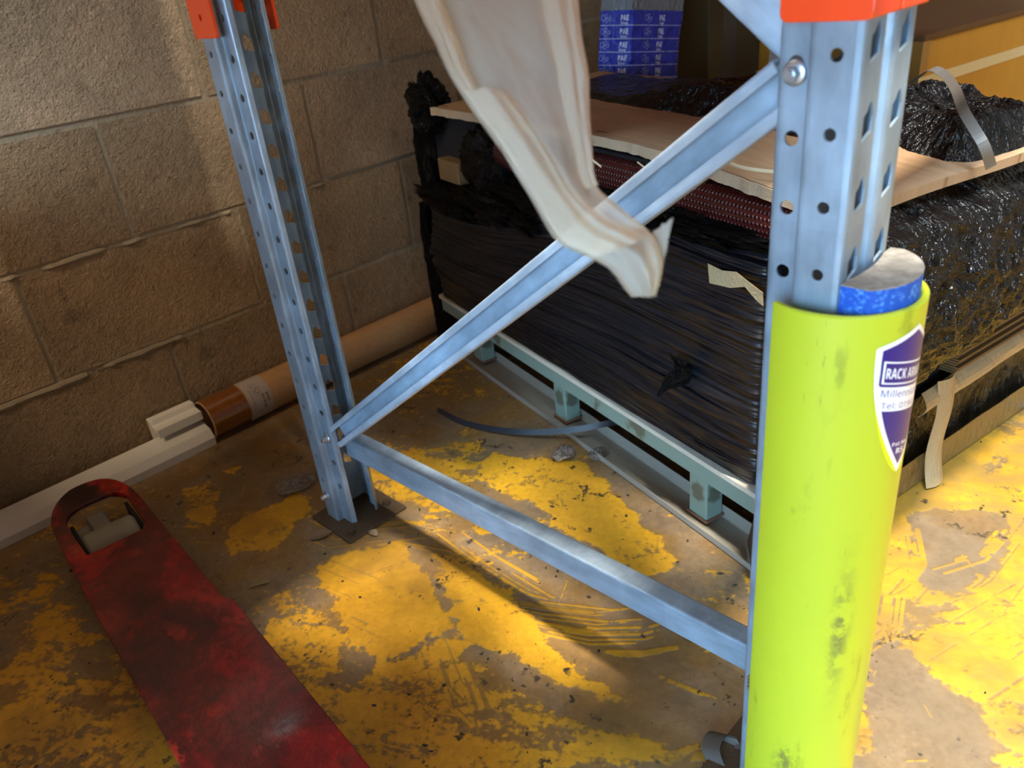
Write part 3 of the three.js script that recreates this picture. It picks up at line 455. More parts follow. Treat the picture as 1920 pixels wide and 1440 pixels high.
{
  const t = wrappedLoad = thing('wrapped_load', 'long pallet load wrapped in glossy black stretch film on a green steel stillage', 'pallet load');
  // body of film: four walls round the load
  const per = [[0, 0], [LF, 0], [LF, LE], [0, LE]], lens = [LF, LE, LF, LE], tot = 2 * (LF + LE), NU = 420, NV = 150;
  const wall = (q, w) => {
    let d = q * tot, k = 0; while (k < 3 && d > lens[k]) d -= lens[k++];
    const f = d / lens[k], [s0, e0] = per[k], [s1, e1] = per[(k + 1) % 4]; let s = lerp(s0, s1, f), e = lerp(e0, e1, f);
    // round the corners
    const rc = 0.03, cs = clamp(s, rc, LF - rc), ce = clamp(e, rc, LE - rc); let ds = s - cs, de = e - ce; const l = Math.hypot(ds, de) || 1; if (ds && de) { s = cs + ds / l * rc; e = ce + de / l * rc; }
    let nS = ds / l, nE = de / l; if (!ds && !de) { nS = 0; nE = 0; }
    const end = k === 1 ? smooth(0.02, 0.12, f) : 0, front = k === 0 ? 1 : 0;
    const y0 = lerp(0.147, 0.165, end), y1 = k === 0 ? lerp(0.40, 0.515, smooth(0.1, 0.75, f)) : k === 1 ? lerp(0.515, 0.56, f) : 0.5, y = lerp(y0, y1, w);
    let out = 0.012 * Math.sin(Math.PI * Math.min(1, w * 1.05)) - 0.012 * smooth(0.9, 1, w);
    if (front) { const v = w * 0.42 + s * 0.03; out += (0.009 * (ridge(N2, s * 0.06 + v * 0.05, v * 1.5) ** 6) + 0.006 * (ridge(N3, s * 0.035, v * 1.3) ** 6)) * smooth(1, 0.9, f) - 0.004; }
    else out += (0.022 * crumple(s * 1.1 + e * 1.1, y * 1.3) - 0.008) + end * (0.055 * smooth(0.1, 0.6, w) - 0.10 * smooth(0.75, 1.0, w));
    return at(s + nS * out, e + nE * out, y);
  };
  const body = sheet(NU, NV, wall, tot * 0.6, 0.45); part('film_wrap', body, blackFilm, t, 'stretched black film with long diagonal creases');
  part('film_top', sheet(40, 30, (u, v) => at(lerp(0.01, LF - 0.01, u), lerp(0.01, LE - 0.01, v), 0.395 + 0.10 * u * (1 - 0.5 * v) + 0.02 * crumple(u, v)), 2, 2), blackCrumple, t);
  // loose tongue of film on the front
  const tongue = (s, y, w, h, seed) => part('film_scrap', sheet(24, 28, (u, v) => { const k = Math.pow(1 - v, 0.55) * (1 - 0.35 * Math.sin(v * 9 + seed)), n = crumple(u * 0.7 + seed, v * 0.9), p = at(s + (u - 0.5) * w * k + 0.012 * Math.sin(v * 5 + seed) - 0.03 * v * v, -0.016 - 0.018 * n, y - h * v); return p; }, 0.3, 0.3), blackCrumple, t);
  tongue(0.905, 0.322, 0.045, 0.085, 0.3);
  { const s = new THREE.Shape(); [[0.958, 0.479], [0.985, 0.476], [1.01, 0.481], [1.03, 0.474], [1.056, 0.466], [1.058, 0.448], [1.045, 0.453], [1.026, 0.465], [1.0, 0.456], [0.962, 0.452]].forEach(([x, y], i) => (i ? s.lineTo(x, y) : s.moveTo(x, y)));
    const g = new THREE.ExtrudeGeometry(s, { depth: 0.0006, bevelEnabled: false }); g.applyMatrix4(new THREE.Matrix4().makeBasis(FD, V(0, 1, 0), V().crossVectors(FD, V(0, 1, 0)))); const o = at(0, -0.019, 0); g.translate(o[0], 0, o[2]); part('paper_label', g, std({ color: 0xa08c68, roughness: 0.8, bumpMap: rep(roughBump, 6), bumpScale: 0.002, side: THREE.DoubleSide }), t, 'torn cream paper stuck on the black film'); }
  // film gathered at the torn far corner, with a hole that shows a timber end
  const lump = (name, s, e, y, rs, re, ry, seed, m = blackCrumple, amp = 0.35) => part(name, (() => { const g = sheet(72, 40, (u, v) => { const a = u * Math.PI * 2, b = (v - 0.5) * Math.PI, cx = Math.cos(b) * Math.cos(a), cz = Math.cos(b) * Math.sin(a), cy = Math.sin(b), n = 1 + amp * (crumple(0.4 * Math.cos(a) * Math.cos(b) + seed, 0.4 * (cy + Math.sin(a) * Math.cos(b)) + seed) - 0.45) * 2; return at(s + rs * cx * n, e + re * cz * n, y + ry * cy * n); }, 1, 1); return g; })(), m, t);
  lump('film_gather', 0.055, 0.015, 0.60, 0.05, 0.03, 0.045, 0.1, blackCrumple, 0.6); lump('film_gather', 0.02, 0.01, 0.49, 0.018, 0.022, 0.10, 0.31); lump('film_gather', 0.13, 0.0, 0.405, 0.12, 0.024, 0.022, 0.53, blackCrumple, 0.6); lump('film_gather', 0.33, 0.0, 0.425, 0.13, 0.022, 0.022, 0.77, blackCrumple, 0.7);
  lump('film_gather', 0.30, 0.03, 0.50, 0.09, 0.03, 0.06, 0.87, blackCrumple, 0.5); lump('film_gather', 0.55, 0.005, 0.475, 0.14, 0.02, 0.018, 0.21, blackCrumple, 0.8); lump('film_gather', 0.84, 0.0, 0.515, 0.16, 0.018, 0.014, 0.63, blackCrumple, 0.8);
  single('corner_film', sheet(30, 40, (u, v) => { const y = lerp(0.37, 0.002, v), s = lerp(-0.072, -0.034, u) - 0.012 * Math.sin(v * 3), n = crumple(u * 0.4, v * 0.6 + 0.3); return at(s, 0.10 * (1 - u) - 0.0 - 0.012 * n, y); }, 0.4, 0.5), blackCrumple, 'black film hanging to the floor at the far corner of the stillage', 'plastic film');
  part('dark_core', (() => { const p = [[0.02, 0.03], [LF - 0.02, 0.03], [LF - 0.02, 0.42], [0.02, 0.42]], s = new THREE.Shape(); p.forEach(([a, b], i) => { const q = at(a, b, 0); i ? s.lineTo(q[0], q[2]) : s.moveTo(q[0], q[2]); }); return new THREE.ExtrudeGeometry(s, { depth: 0.11, bevelEnabled: false }).rotateX(Math.PI / 2).translate(0, 0.58, 0); })(), std({ color: 0x141012, roughness: 0.9 }), t);
  const timber = std({ color: 0x755a36, roughness: 0.85, bumpMap: rep(roughBump, 3), bumpScale: 0.002 });
  const obl = (name, s0, s1, e0, e1, y0, y1, m, r = 0.002, parent = t, label) => { const g = rbox(-(s1 - s0) / 2, (s1 - s0) / 2, y0, y1, -(e1 - e0) / 2, (e1 - e0) / 2, r), c = at((s0 + s1) / 2, (e0 + e1) / 2, 0); const q = metre(g); q.applyMatrix4(new THREE.Matrix4().makeBasis(FD, V(0, 1, 0), V().crossVectors(FD, V(0, 1, 0))).setPosition(c[0], 0, c[2])); return part(name, q, m, parent, label); };
  obl('timber_end', 0.10, 0.195, 0.003, 0.3, 0.445, 0.492, timber, 0.003, t, 'pale timber end showing through torn film');
  // maroon studded matting under the plywood
  const studs = tex(512, 256, (u, v) => { const x = u * 32, y = v * 16, o = Math.floor(y) % 2 ? 0.5 : 0, fx = (x + o) % 1 - 0.5, fy = y % 1 - 0.5; return clamp(1.2 - 3.2 * Math.hypot(fx, fy * 1.1)); });
  part('maroon_matting', slab(90, 24, (u, v) => { const s = lerp(0.36, LF + 0.02, u), a = lerp(-0.35, 1.35, v), y = lerp(0.50, 0.585, v), bulge = 0.028 * Math.sin(Math.PI * clamp(v * 0.9 + 0.1)) + 0.006 * sample(N1, s * 0.4, v * 0.2); return at(s, 0.03 - bulge + 0.05 * smooth(0.75, 1, v) ** 2, y); }, 0.006, 3.4, 0.7), phys({ color: 0x3a0e0e, roughness: 0.34, bumpMap: rep(studs, 1, 1), bumpScale: 0.0025 }), t, 'dark red studded sheet');
  // plywood top
  const plyMap = tex(512, 512, (u, v) => { const g = sample(N3, u * 0.35 + 0.03 * sample(N1, u, v), v * 2.4), b = sample(N1, u, v), k = 0.9 + 0.14 * (g - 0.5) + 0.12 * (b - 0.5), line = smooth(0.86, 0.93, sample(N2, u * 0.3, v * 2.2)) * 0.22; return [0.72 * k - line, 0.58 * k - line, 0.44 * k - line]; }, { srgb: true });
  const ply = std({ map: plyMap, roughness: 0.75, bumpMap: plyMap, bumpScale: 0.0006, side: THREE.DoubleSide });
  const plyF = (u, v) => { const s = lerp(0.115, LF + 0.10, u), sag = 0.026 * smooth(0.6, 1.15, u) + 0.012 * smooth(0.2, 0.9, v) * smooth(0.7, 1, u), rag = v < 0.01 ? 0.004 * (sample(N3, s * 3, 0.2) - 0.5) : 0, e0 = 0.03 * Math.sin(Math.PI * clamp(u)) ; return at(s, lerp(e0 - 0.004, 0.46, v) + rag, 0.603 - sag); };
  part('plywood_sheet', slab(80, 30, plyF, 0.013, 2, 1.2), ply, t, 'splintered plywood sheet on top');
  const edgeMat = std({ color: 0xb9a184, roughness: 0.85, bumpMap: rep(roughBump, 4), bumpScale: 0.002, side: THREE.DoubleSide });
  part('plywood_edge', slab(160, 2, (u, v) => { const p = plyF(u, 0), n = sample(N3, u * 3, 0.4); return [p[0] + NF.x * (0.001 + 0.003 * n), p[1] + 0.0 - 0.014 * v - 0.003 * n * v, p[2] + NF.z * (0.001 + 0.003 * n)]; }, 0.002, 4, 0.1), edgeMat, t, 'pale splintered board edge');
  const sliver = (p, w) => part('splinter', ribbon(p, w, [0, 1, 0.2], 0.0012), std({ color: 0xd2c09e, roughness: 0.8 }), t);
  sliver([at(0.62, -0.005, 0.59), at(0.68, -0.018, 0.586), at(0.73, -0.022, 0.574)], 0.003); sliver([at(0.80, -0.008, 0.588), at(0.86, -0.016, 0.574), at(0.90, -0.018, 0.56)], 0.002); sliver([at(0.92, 0.03, 0.606), at(0.99, 0.012, 0.604), at(1.06, 0.03, 0.604)], 0.004); sliver([at(0.98, 0.3, 0.612), at(1.03, 0.25, 0.612)], 0.006); sliver([at(0.9, 0.36, 0.615), at(0.97, 0.27, 0.615)], 0.005);
  obl('wood_chip', 0.805, 0.84, 0.10, 0.13, 0.6035, 0.609, std({ color: 0x3a3c42, roughness: 0.5 }), 0.002, t, 'dark chip lying on the plywood');
}
{
  const t = thing('steel_stillage', 'pale green steel stillage frame under the black wrapped load', 'stillage');
  const green = std({ color: 0x8fa498, roughness: 0.5, metalness: 0.05, map: tex(256, 256, (u, v) => { const r = smooth(0.74, 0.84, sample(N2, u * 2, v * 2)) * 0.5; return mix3([0.97, 0.98, 0.97], rgb(120, 84, 56), r); }, { srgb: true }) });
  const grey = std({ color: 0xa39d90, roughness: 0.6, metalness: 0.15, bumpMap: rep(roughBump, 3), bumpScale: 0.0008, side: THREE.DoubleSide });
  const M = (s, e) => new THREE.Matrix4().makeBasis(FD, V(0, 1, 0), V().crossVectors(FD, V(0, 1, 0))).setPosition(...at(s, e, 0));
  const ob = (name, s0, s1, e0, e1, y0, y1, m, label, r = 0.0025) => { const g = metre(rbox(-(s1 - s0) / 2, (s1 - s0) / 2, y0, y1, -(e1 - e0) / 2, (e1 - e0) / 2, r)); g.applyMatrix4(M((s0 + s1) / 2, (e0 + e1) / 2)); return part(name, g, m, t, label); };
  ob('top_rail', 0, LF, 0, 0.03, 0.1, 0.134, green); ob('top_rail', 0, LF, LE - 0.04, LE - 0.01, 0.1, 0.134, green);
  for (const s of [0.02, 0.5, LF - 0.085]) ob('cross_rail', s, s + 0.035, 0.03, LE - 0.04, 0.1, 0.133, green);
  part('board_edge', (() => { const g = slab(200, 1, (u, v) => { const n = sample(N3, u * 3.3, 0.7); return at(u * (LF + 0.004), lerp(-0.004 - 0.002 * n, 0.02, v), 0.1425 + 0.0015 * n); }, 0.0085, 4, 0.1); return g; })(), std({ color: 0xe2d9c6, roughness: 0.85, bumpMap: rep(roughBump, 6), bumpScale: 0.002, side: THREE.DoubleSide }), t, 'chipped pale board edge on the rail');
  for (const e of [0.012, LE - 0.06]) for (const s of [0.145, 0.505, 0.915]) { const l = new THREE.Group(); l.name = 'leg'; t.add(l); const g = metre(rbox(-0.021, 0.021, 0.008, 0.1, -0.018, 0.018, 0.003)); g.applyMatrix4(M(s, e + 0.018)); part('post', g, green, l); const w = metre(rbox(-0.024, 0.024, 0.0072, 0.013, -0.021, 0.021, 0.002)); w.applyMatrix4(M(s, e + 0.018)); part('weld_bead', w, std({ color: 0x7d5a44, roughness: 0.8 }), l, 'rusty weld'); }
  for (const e of [-0.008, LE - 0.07]) { const sh = profile([[-0.001, 0.014], [-0.001, 0.0012], [0.058, 0.0012], [0.062, 0.024]], 0.002, 0.003); const g = metre(new THREE.ExtrudeGeometry(sh, { depth: LF, bevelEnabled: false })); g.computeVertexNormals(); g.applyMatrix4(new THREE.Matrix4().makeBasis(V(-NF.x, 0, -NF.z), V(0, 1, 0), V().crossVectors(V(-NF.x, 0, -NF.z), V(0, 1, 0)))); const p = at(0, e, 0); g.computeBoundingBox(); const d = V().crossVectors(V(-NF.x, 0, -NF.z), V(0, 1, 0)); const back = d.dot(FD) < 0; g.translate(p[0] + (back ? FD.x * LF : 0), 0, p[2] + (back ? FD.z * LF : 0)); part('bottom_channel', g, grey, t, 'grey steel floor channel'); }
  part('dark_lining', sheet(60, 10, (u, v) => at(lerp(0, LF - 0.02, u), 0.10 + 0.012 * crumple(u * 0.6, v * 0.2), lerp(0.002, 0.14, v)), 1, 0.2), blackFilm, t, 'black film hanging inside the frame');
}
// end of the load: clear film skirt and brown paper tape
{
  const clear = phys({ color: 0x2c241b, roughness: 0.22, transmission: 0.18, bumpMap: rep(crumpleBump, 2, 1), bumpScale: 0.008 });
  const tape = phys({ color: 0xb79c74, roughness: 0.45, bumpMap: rep(crumpleBump, 2, 1), bumpScale: 0.003, transmission: 0.15 });
  const t = thing('film_skirt', 'smoky clear film wrapped round the end of the load near the floor', 'plastic film');
  const E = (e, y, out) => { const p = at(LF, e, y); return [p[0] + FD.x * out, p[1], p[2] + FD.z * out]; };
  part('film_panel', sheet(120, 30, (u, v) => { const e = lerp(0.02, LE + 0.05, u), y = lerp(0.165, 0.004, v), n = ridge(N2, e * 1.6 + v * 0.12, v * 0.12) ** 2; return E(e, y, 0.012 + 0.012 * n - 0.012 * Math.sin(Math.PI * v)); }, 2, 0.4), clear, t);
  part('dark_bundle', (() => { const g = metre(rbox(-0.36, 0.36, 0.012, 0.13, -0.02, 0.02, 0.006)); const p = E(0.42, 0, -0.04); g.applyMatrix4(new THREE.Matrix4().makeBasis(ED, V(0, 1, 0), V().crossVectors(ED, V(0, 1, 0))).setPosition(p[0], 0, p[2])); return g; })(), std({ color: 0x1b1713, roughness: 0.6, bumpMap: rep(filmBump, 6, 6), bumpScale: 0.003 }), t);
  part('paper_tape', slab(80, 6, (u, v) => { const e = lerp(0.36, LE + 0.05, u); return E(e, lerp(0.186, 0.142, v) + 0.004 * sample(N1, e, 0.2) - 0.01 * (1 - u), 0.022 + 0.014 * Math.sin(Math.PI * v) + 0.006 * sample(N2, e * 1.2, v * 0.2)); }, 0.0008, 1, 0.1), tape, t, 'brown paper tape along the top edge');
  part('paper_tape', slab(10, 50, (u, v) => { const y = lerp(0.188, 0.004, v), out = 0.03 + 0.03 * v * v + 0.006 * Math.sin(v * 6); return E(lerp(0.395, 0.445, u) - 0.03 * v * v, y, out + 0.008 * Math.sin(Math.PI * u)); }, 0.0008, 0.1, 0.4), tape, t, 'brown paper tape strip hanging to the floor');
  part('paper_tape', slab(60, 5, (u, v) => { const e = lerp(0.30, LE + 0.05, u); return E(e, lerp(0.05, 0.004, v), 0.028 + 0.008 * v + 0.005 * sample(N2, e * 1.4, v * 0.2)); }, 0.0008, 1, 0.1), phys({ color: 0x8a6a3a, roughness: 0.35, transmission: 0.2, bumpMap: rep(crumpleBump, 2, 1), bumpScale: 0.004 }), t, 'amber tape along the floor edge');
  part('card_flap', slab(8, 24, (u, v) => { const p = at(LF + 0.005 + 0.01 * v - 0.055 * u * v, -0.016 + 0.05 * u - 0.01 * v, lerp(0.27, 0.015, v)); return p; }, 0.002, 0.1, 0.3), std({ color: 0x4a3d30, roughness: 0.8, side: THREE.DoubleSide }), t, 'dark card flap at the corner');
  part('laminated_edges', (() => { const l = []; for (let k = 0; k < 12; k++) { const g = box(-0.2, 0.2, 0.185 + k * 0.0048, 0.1882 + k * 0.0048, -0.02, 0.02); const p = E(0.64, 0, 0.012 + 0.003 * (k % 3)); l.push(g.applyMatrix4(new THREE.Matrix4().makeBasis(ED, V(0, 1, 0), V().crossVectors(ED, V(0, 1, 0))).setPosition(p[0], 0, p[2]))); } return merge(l); })(), std({ color: 0x6a4d28, roughness: 0.8 }), t, 'brown layered sheet edges');
}
// crumpled film heaped on the plywood, behind and at the right
function heap(label, s0, s1, e0, e1, y, h, seed, ns, ne, fn) {
  const g = sheet(ns, ne, (u, v) => { const s = lerp(s0, s1, u), e = lerp(e0, e1, v), edge = smooth(0, 0.14, u) * smooth(1, 0.86, u) * smooth(0, 0.18, v) * smooth(1, 0.9, v), n = crumple(s * 1.1 + seed, e * 1.1 + seed * 2), m = crumple(s * 2.3 + seed, e * 2.3); const wob = 0.03 * (sample(N1, u * 2 + seed, v * 0.3) - 0.5); return at(s, e + wob * (1 - v), y + edge * (h * (0.25 + 0.95 * n) * (fn ? fn(u, v) : 1) + 0.016 * m * (fn ? fn(u, v) : 1))); }, (s1 - s0), (e1 - e0));
  return part('crumpled_film', g, blackCrumple, wrappedLoad, label);
}
heap('dark crumpled black film over the back of the plywood', 0.12, 0.92, 0.20, 0.45, 0.598, 0.036, 0.17, 200, 110, (u) => 0.25 + 0.75 * smooth(0.35, 0.75, u));
heap('glossy crumpled black film bunched at the right of the plywood', 0.84, 1.15, 0.24, 0.56, 0.566, 0.042, 0.61, 170, 150);
part('draped_film', sheet(160, 110, (u, v) => { const e = lerp(-0.01, 0.86, u), k = v, y = lerp(0.575, 0.20, k) - 0.09 * u * (1 - k), out = 0.095 - 0.06 * u + 0.05 * Math.sin(Math.PI * Math.min(1, k * 1.3)) - 0.10 * smooth(0.55, 1, k) + 0.03 * crumple(e * 1.2 + 0.3, y * 1.6) + 0.014 * crumple(e * 2.7, y * 2.9 + 0.4) - 0.03 * smooth(0.1, 0, k), p = at(LF, e, y + 0.01 * sample(N2, e * 2, k)); return [p[0] + FD.x * out, p[1], p[2] + FD.z * out]; }, 0.8, 0.45), blackCrumple, wrappedLoad, 'shiny wrinkled black film draped over the end');
// ---------------------------------------------------------------- cartons and printed bag behind the load
const cartonMap = tex(256, 256, (u, v) => { const k = 0.95 + 0.1 * (sample(N1, u, v) - 0.5) + 0.06 * (sample(N3, u * 2, v * 0.4) - 0.5); return [0.80 * k, 0.585 * k, 0.185 * k]; }, { srgb: true });
{
  const t = thing('yellow_carton', 'large yellow carton with a pale strap standing behind the wrapped load', 'carton'), m = std({ map: rep(cartonMap, 1), roughness: 0.7 });
  const g = metre(rbox(0, 1.2, 0, 0.60, -0.45, 0, 0.006)); part('carton_body', g, m, t);
  part('strap', box(-0.002, 1.202, 0.497, 0.522, -0.452, 0.0022), std({ color: 0xd9c692, roughness: 0.6 }), t, 'pale flat strap'); part('corner_tape', box(-0.002, 0.03, 0.0, 0.602, -0.3, 0.0015), std({ color: 0xa87f3a, roughness: 0.45 }), t);
  part('shaded_top', rbox(-0.006, 1.206, 0.6, 0.615, -0.456, 0.006, 0.004), std({ color: 0x6a4a26, roughness: 0.8 }), t, 'carton top with its shade put into the dark brown');  // top face of the same carton, its shade put into the colour
  t.position.set(1.05, 0, 0.92); t.rotation.y = -0.15;
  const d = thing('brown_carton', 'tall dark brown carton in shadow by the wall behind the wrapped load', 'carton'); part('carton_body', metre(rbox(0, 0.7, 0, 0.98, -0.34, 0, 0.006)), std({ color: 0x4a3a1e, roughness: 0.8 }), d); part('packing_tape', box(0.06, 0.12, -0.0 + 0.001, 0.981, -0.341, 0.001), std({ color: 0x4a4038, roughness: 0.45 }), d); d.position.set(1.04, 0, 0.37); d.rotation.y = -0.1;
}
{
  const t = thing('printed_bag', 'grey plastic bag with a blue printed band standing on the load by the wall', 'bag');
  const cv = document.createElement('canvas'); cv.width = 1024; cv.height = 1024; const c = cv.getContext('2d'); c.fillStyle = '#73787e'; c.fillRect(0, 0, 1024, 1024); c.fillStyle = '#1226a8'; c.fillRect(0, 500, 1024, 524); c.strokeStyle = '#c6cbe6'; c.lineWidth = 5; c.fillStyle = '#e8eaf4'; c.font = 'bold 50px sans-serif';
  for (let k = 0; k < 6; k++) { const y = 512 + k * 84; c.beginPath(); c.moveTo(0, y + 80); c.lineTo(1024, y + 80); c.stroke(); for (let x = 0; x < 2; x++) { c.fillText('PAE', 210 + x * 500, y + 52); c.font = 'bold 24px sans-serif'; c.fillText('Group', 215 + x * 500, y + 74); c.font = 'bold 50px sans-serif'; c.lineWidth = 3; for (const [dx, dy, r] of [[30, 34, 18], [62, 22, 12], [64, 50, 13], [96, 40, 11]]) { c.beginPath(); c.arc(x * 500 + dx, y + dy, r, 0, 7); c.stroke(); } c.lineWidth = 5; } }
  const bt = new THREE.CanvasTexture(cv); bt.colorSpace = THREE.SRGBColorSpace; bt.wrapS = THREE.RepeatWrapping;
  const bag = phys({ map: bt, roughness: 0.35, bumpMap: rep(crumpleBump, 1), bumpScale: 0.006 });
  const ring = [[0, 0], [0.028, 0.078], [0.20, 0.105], [0.17, 0.0]];       // plan of the bag
  const L = [], per = ring.length; let acc = 0; for (let i = 0; i < per; i++) { L.push(acc); const a = ring[i], b = ring[(i + 1) % per]; acc += Math.hypot(a[0] - b[0], a[1] - b[1]); }
  part('bag_body', sheet(96, 40, (u, v) => { let d = u * acc, k = 0; while (k < per - 1 && d > L[k + 1]) k++; d -= L[k]; const a = ring[k], b = ring[(k + 1) % per], f = d / ((k < per - 1 ? L[k + 1] : acc) - L[k]), y = v * 0.36, sq = 1 - 0.05 * (1 - v), n = 0.005 * (crumple(u * 1.4, v) - 0.4); return [lerp(a[0], b[0], f) * sq + n, y, lerp(a[1], b[1], f) * sq + n]; }, acc / 0.25, 1), bag, t);
  t.position.set(0.63, 0.545, 0.31); t.rotation.set(0.0, 0, -0.13);
}
// ---------------------------------------------------------------- straps and litter
single('plastic_strap', ribbon([[-0.076, 0.004, 0.393], [-0.08, 0.006, 0.485], [-0.057, 0.012, 0.59], [-0.018, 0.02, 0.673], [0.018, 0.032, 0.735], [0.05, 0.04, 0.772], [0.085, 0.035, 0.79]], 0.013, (u) => [0.5 - 0.2 * u, 0.9, 0.0]), phys({ color: 0x2b2d34, roughness: 0.4 }), 'curved black plastic strap on the floor leading under the stillage', 'strap');
part('strap', ribbon([[0.37, 0.635, 1.15], [0.345, 0.655, 1.18], [0.319, 0.656, 1.202], [0.22, 0.652, 1.255], [0.13, 0.637, 1.30], [0.10, 0.608, 1.335], [0.12, 0.578, 1.342]], 0.014, (u) => [0.75, 0.35, 0.55]), phys({ color: 0x5c5955, roughness: 0.35 }), wrappedLoad, 'grey plastic strap arched over the right end of the plywood');
part('strap', ribbon([[0.30, 0.60, 0.93], [0.335, 0.645, 0.93], [0.36, 0.685, 0.92]], 0.016, [0.55, 0, 0.8]), phys({ color: 0x8a8078, roughness: 0.4 }), wrappedLoad, 'short pale strap end sticking up from the film');
const scrapMat = phys({ color: 0xb8aca2, roughness: 0.2, transmission: 0.7, bumpMap: rep(crumpleBump, 1), bumpScale: 0.004 });
function scrap(x, z, r, h, seed, label) {
  return single('film_scrap', sheet(40, 16, (u, v) => { const a = u * Math.PI * 2, q = r * v * (0.75 + 0.5 * sample(N1, u, seed)), n = crumple(Math.cos(a) * v * 0.5 + seed, Math.sin(a) * v * 0.5); return [x + q * Math.cos(a) * 1.3, 0.002 + h * n * (1 - 0.6 * v), z + q * Math.sin(a)]; }, 0.3, 0.3), scrapMat, label, 'plastic film');
}
scrap(-0.435, 0.375, 0.032, 0.022, 0.2, 'scrap of clear film on the floor left of the far upright'); scrap(-0.045, 0.735, 0.022, 0.03, 0.6, 'scrap of clear film against the stillage floor channel'); scrap(-0.005, 0.79, 0.018, 0.02, 0.85, 'small glinting scrap of clear film in front of the stillage');
{
  const leaf = (name, x, z, l, w, turn, col, label, cat) => single(name, slab(14, 4, (u, v) => { const k = Math.sin(Math.PI * clamp(u * 0.96 + 0.02)) ** 0.7 * w, a = (u - 0.5) * l, b = (v - 0.5) * k; return [x + a * Math.cos(turn) - b * Math.sin(turn), 0.0022 + 0.004 * Math.sin(u * 3) * Math.abs(v - 0.5) * 2, z + a * Math.sin(turn) + b * Math.cos(turn)]; }, 0.001), std({ color: col, roughness: 0.8, side: THREE.DoubleSide }), label, cat);
  leaf('wood_splinter', -0.625, 0.575, 0.034, 0.007, 0.5, 0x9a8a55, 'pale wood splinter on the floor beside the pallet truck fork', 'splinter');
  leaf('paper_scrap', -0.425, 0.622, 0.022, 0.014, 1.6, 0x9a8468, 'pale torn scrap beside the far foot plate', 'scrap');
  leaf('paper_scrap', -0.487, 0.55, 0.04, 0.025, 0.4, 0x80654a, 'brown torn scrap at the left of the far foot plate', 'scrap');
  single('steel_washer', new THREE.LatheGeometry([[0.004, 0.0005], [0.012, 0.0005], [0.013, 0.0018], [0.011, 0.003], [0.004, 0.0034]].map((p) => new THREE.Vector2(...p)), 28).translate(0.45, 0, 1.30), std({ color: 0x6a6258, roughness: 0.55, metalness: 0.5 }), 'round steel fixing on the yellow floor at the right', 'washer');
  const curl = thing('strapping_offcut', 'curled grey strapping offcut at the foot of the near upright', 'strapping'), cm = phys({ color: 0x4d453d, roughness: 0.5, metalness: 0.2 });
  part('curl', ribbon([[-0.435, 0.003, 1.312], [-0.425, 0.014, 1.298], [-0.408, 0.018, 1.296], [-0.398, 0.012, 1.304], [-0.402, 0.004, 1.312]], 0.022, [0.3, 0.1, 0.9], 0.001), cm, curl); part('tail', ribbon([[-0.402, 0.004, 1.325], [-0.385, 0.01, 1.33], [-0.37, 0.008, 1.345]], 0.024, [0.5, 0.1, 0.9], 0.001), cm, curl);
  single('steel_angle', rbox(0.60, 0.80, 0, 0.006, 1.335, 1.385, 0.001), std({ color: 0x7f9294, roughness: 0.45, metalness: 0.4 }), 'grey steel strip on the floor at the right edge', 'steel strip');
  // grit
  const g = new THREE.IcosahedronGeometry(1, 0), n = 520, im = new THREE.InstancedMesh(g, std({ color: 0x3a3026, roughness: 0.9 }), n), o = new THREE.Object3D(); im.name = 'floor_grit'; im.userData = { kind: 'stuff', label: 'dark grit and flakes scattered on the floor', category: 'grit' }; im.castShadow = im.receiveShadow = true;
  for (let i = 0; i < n; i++) { const near = rnd() < 0.5, x = near ? -0.45 + rr(-0.3, 0.3) : rr(-1.0, 0.7), z = near ? 0.95 + rr(-0.4, 0.45) : rr(0.15, 1.7), k = 0.0006 + 0.0022 * rnd() ** 5; o.position.set(x, k * 0.3, z); o.scale.set(k * rr(1, 2.4), k * 0.6, k); o.rotation.y = rr(0, 6); o.updateMatrix(); im.setMatrixAt(i, o.matrix); }
  scene.add(im);
}
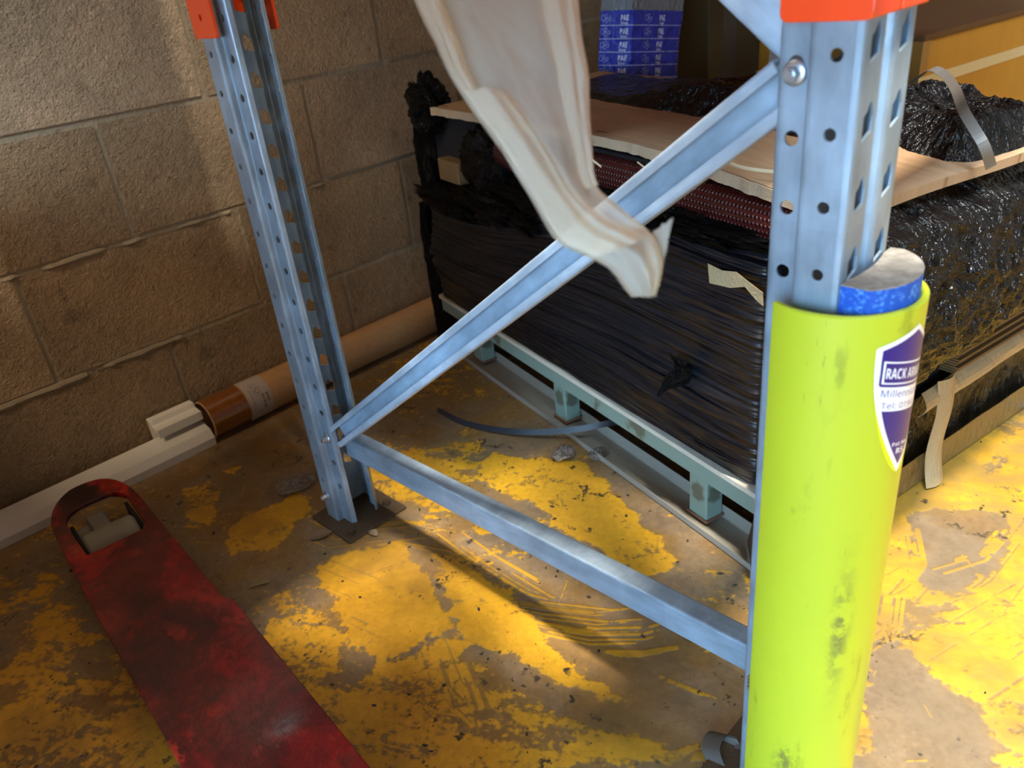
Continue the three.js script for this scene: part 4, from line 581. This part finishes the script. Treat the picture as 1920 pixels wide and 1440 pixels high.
// ---------------------------------------------------------------- clear film hanging from the load overhead
{
  const Lp = [[-0.62, 1.14, 1.05], [-0.584, 0.951, 1.118], [-0.606, 0.894, 1.156], [-0.623, 0.847, 1.189], [-0.632, 0.826, 1.212], [-0.641, 0.806, 1.234], [-0.647, 0.785, 1.260], [-0.652, 0.765, 1.285], [-0.658, 0.743, 1.311], [-0.665, 0.725, 1.333], [-0.663, 0.720, 1.347], [-0.659, 0.713, 1.364], [-0.657, 0.704, 1.372], [-0.656, 0.697, 1.377]].map((p) => V(...p));
  const Rp = [[-0.50, 1.14, 1.16], [-0.496, 0.938, 1.208], [-0.527, 0.882, 1.237], [-0.553, 0.837, 1.262], [-0.569, 0.817, 1.277], [-0.585, 0.795, 1.294], [-0.602, 0.777, 1.307], [-0.617, 0.761, 1.320], [-0.631, 0.747, 1.333], [-0.634, 0.736, 1.353], [-0.633, 0.727, 1.369], [-0.636, 0.721, 1.378], [-0.639, 0.710, 1.384], [-0.648, 0.697, 1.385]].map((p) => V(...p));
  const cl = new THREE.CatmullRomCurve3(Lp), cr = new THREE.CatmullRomCurve3(Rp), view = V(0.55, -0.3, -0.78).normalize();
  const film = phys({ color: 0xf4eedd, roughness: 0.55, transmission: 0.68, bumpMap: rep(crumpleBump, 0.6, 1.2), bumpScale: 0.0012 });
  const layer = (v0, v1, a0, a1, off, seed, amp) => sheet(30, 70, (u, v) => { const q = lerp(v0, v1, v), a = cl.getPoint(q), b = cr.getPoint(q), f = lerp(lerp(a0[0], a0[1], v), lerp(a1[0], a1[1], v), u), p = a.clone().lerp(b, f), n = amp * (crumple(u * 0.35 + seed, q * 0.7) - 0.4) + 0.0016 * Math.sin(u * 15 + 6 * q + 9 * seed) * (0.4 + sample(N1, q, seed)) + 0.004 * smooth(0.86, 1, q) * (crumple(u * 1.6, q * 5) - 0.4) + 0.012 * Math.sin(Math.PI * u) + off; return [p.x - view.x * n, p.y - view.y * n, p.z - view.z * n]; }, 0.3, 0.6);
  const t = thing('hanging_film', 'milky torn strip of clear plastic film hanging in the foreground', 'plastic film');
  part('film_strip', layer(0, 1, [0, 0], [1, 1], 0, 0.2, 0.006), film, t); part('film_fold', layer(0.42, 0.80, [0, 0], [0.35, 0.9], 0.006, 0.5, 0.005), film, t); part('film_fold', layer(0.0, 0.62, [0.72, 0.78], [1, 1], 0.005, 0.8, 0.006), film, t); part('film_fold', layer(0.0, 0.42, [0.0, 0.0], [0.2, 0.12], 0.004, 0.4, 0.006), film, t);
  for (const q of [cl, cr]) part('film_hem', new THREE.TubeGeometry(new THREE.CatmullRomCurve3(Array.from({ length: 40 }, (_, i) => q.getPoint(i / 39).addScaledVector(view, -0.001 - 0.0015 * Math.sin(i)))), 80, 0.0011, 6), film, t);
  part('torn_tip', sheet(16, 16, (u, v) => { const a = V(-0.648, 0.702, 1.379).lerp(V(-0.634, 0.722, 1.374), u), b = V(-0.643, 0.699, 1.386).lerp(V(-0.6245, 0.7315, 1.383), u ** 1.3), p = a.lerp(b, v), n = 0.004 * (crumple(u * 0.3, v * 0.3) - 0.4); return [p.x + n, p.y + n, p.z - n]; }, 0.1, 0.1), film, t);
}
renderer.render(scene, camera);
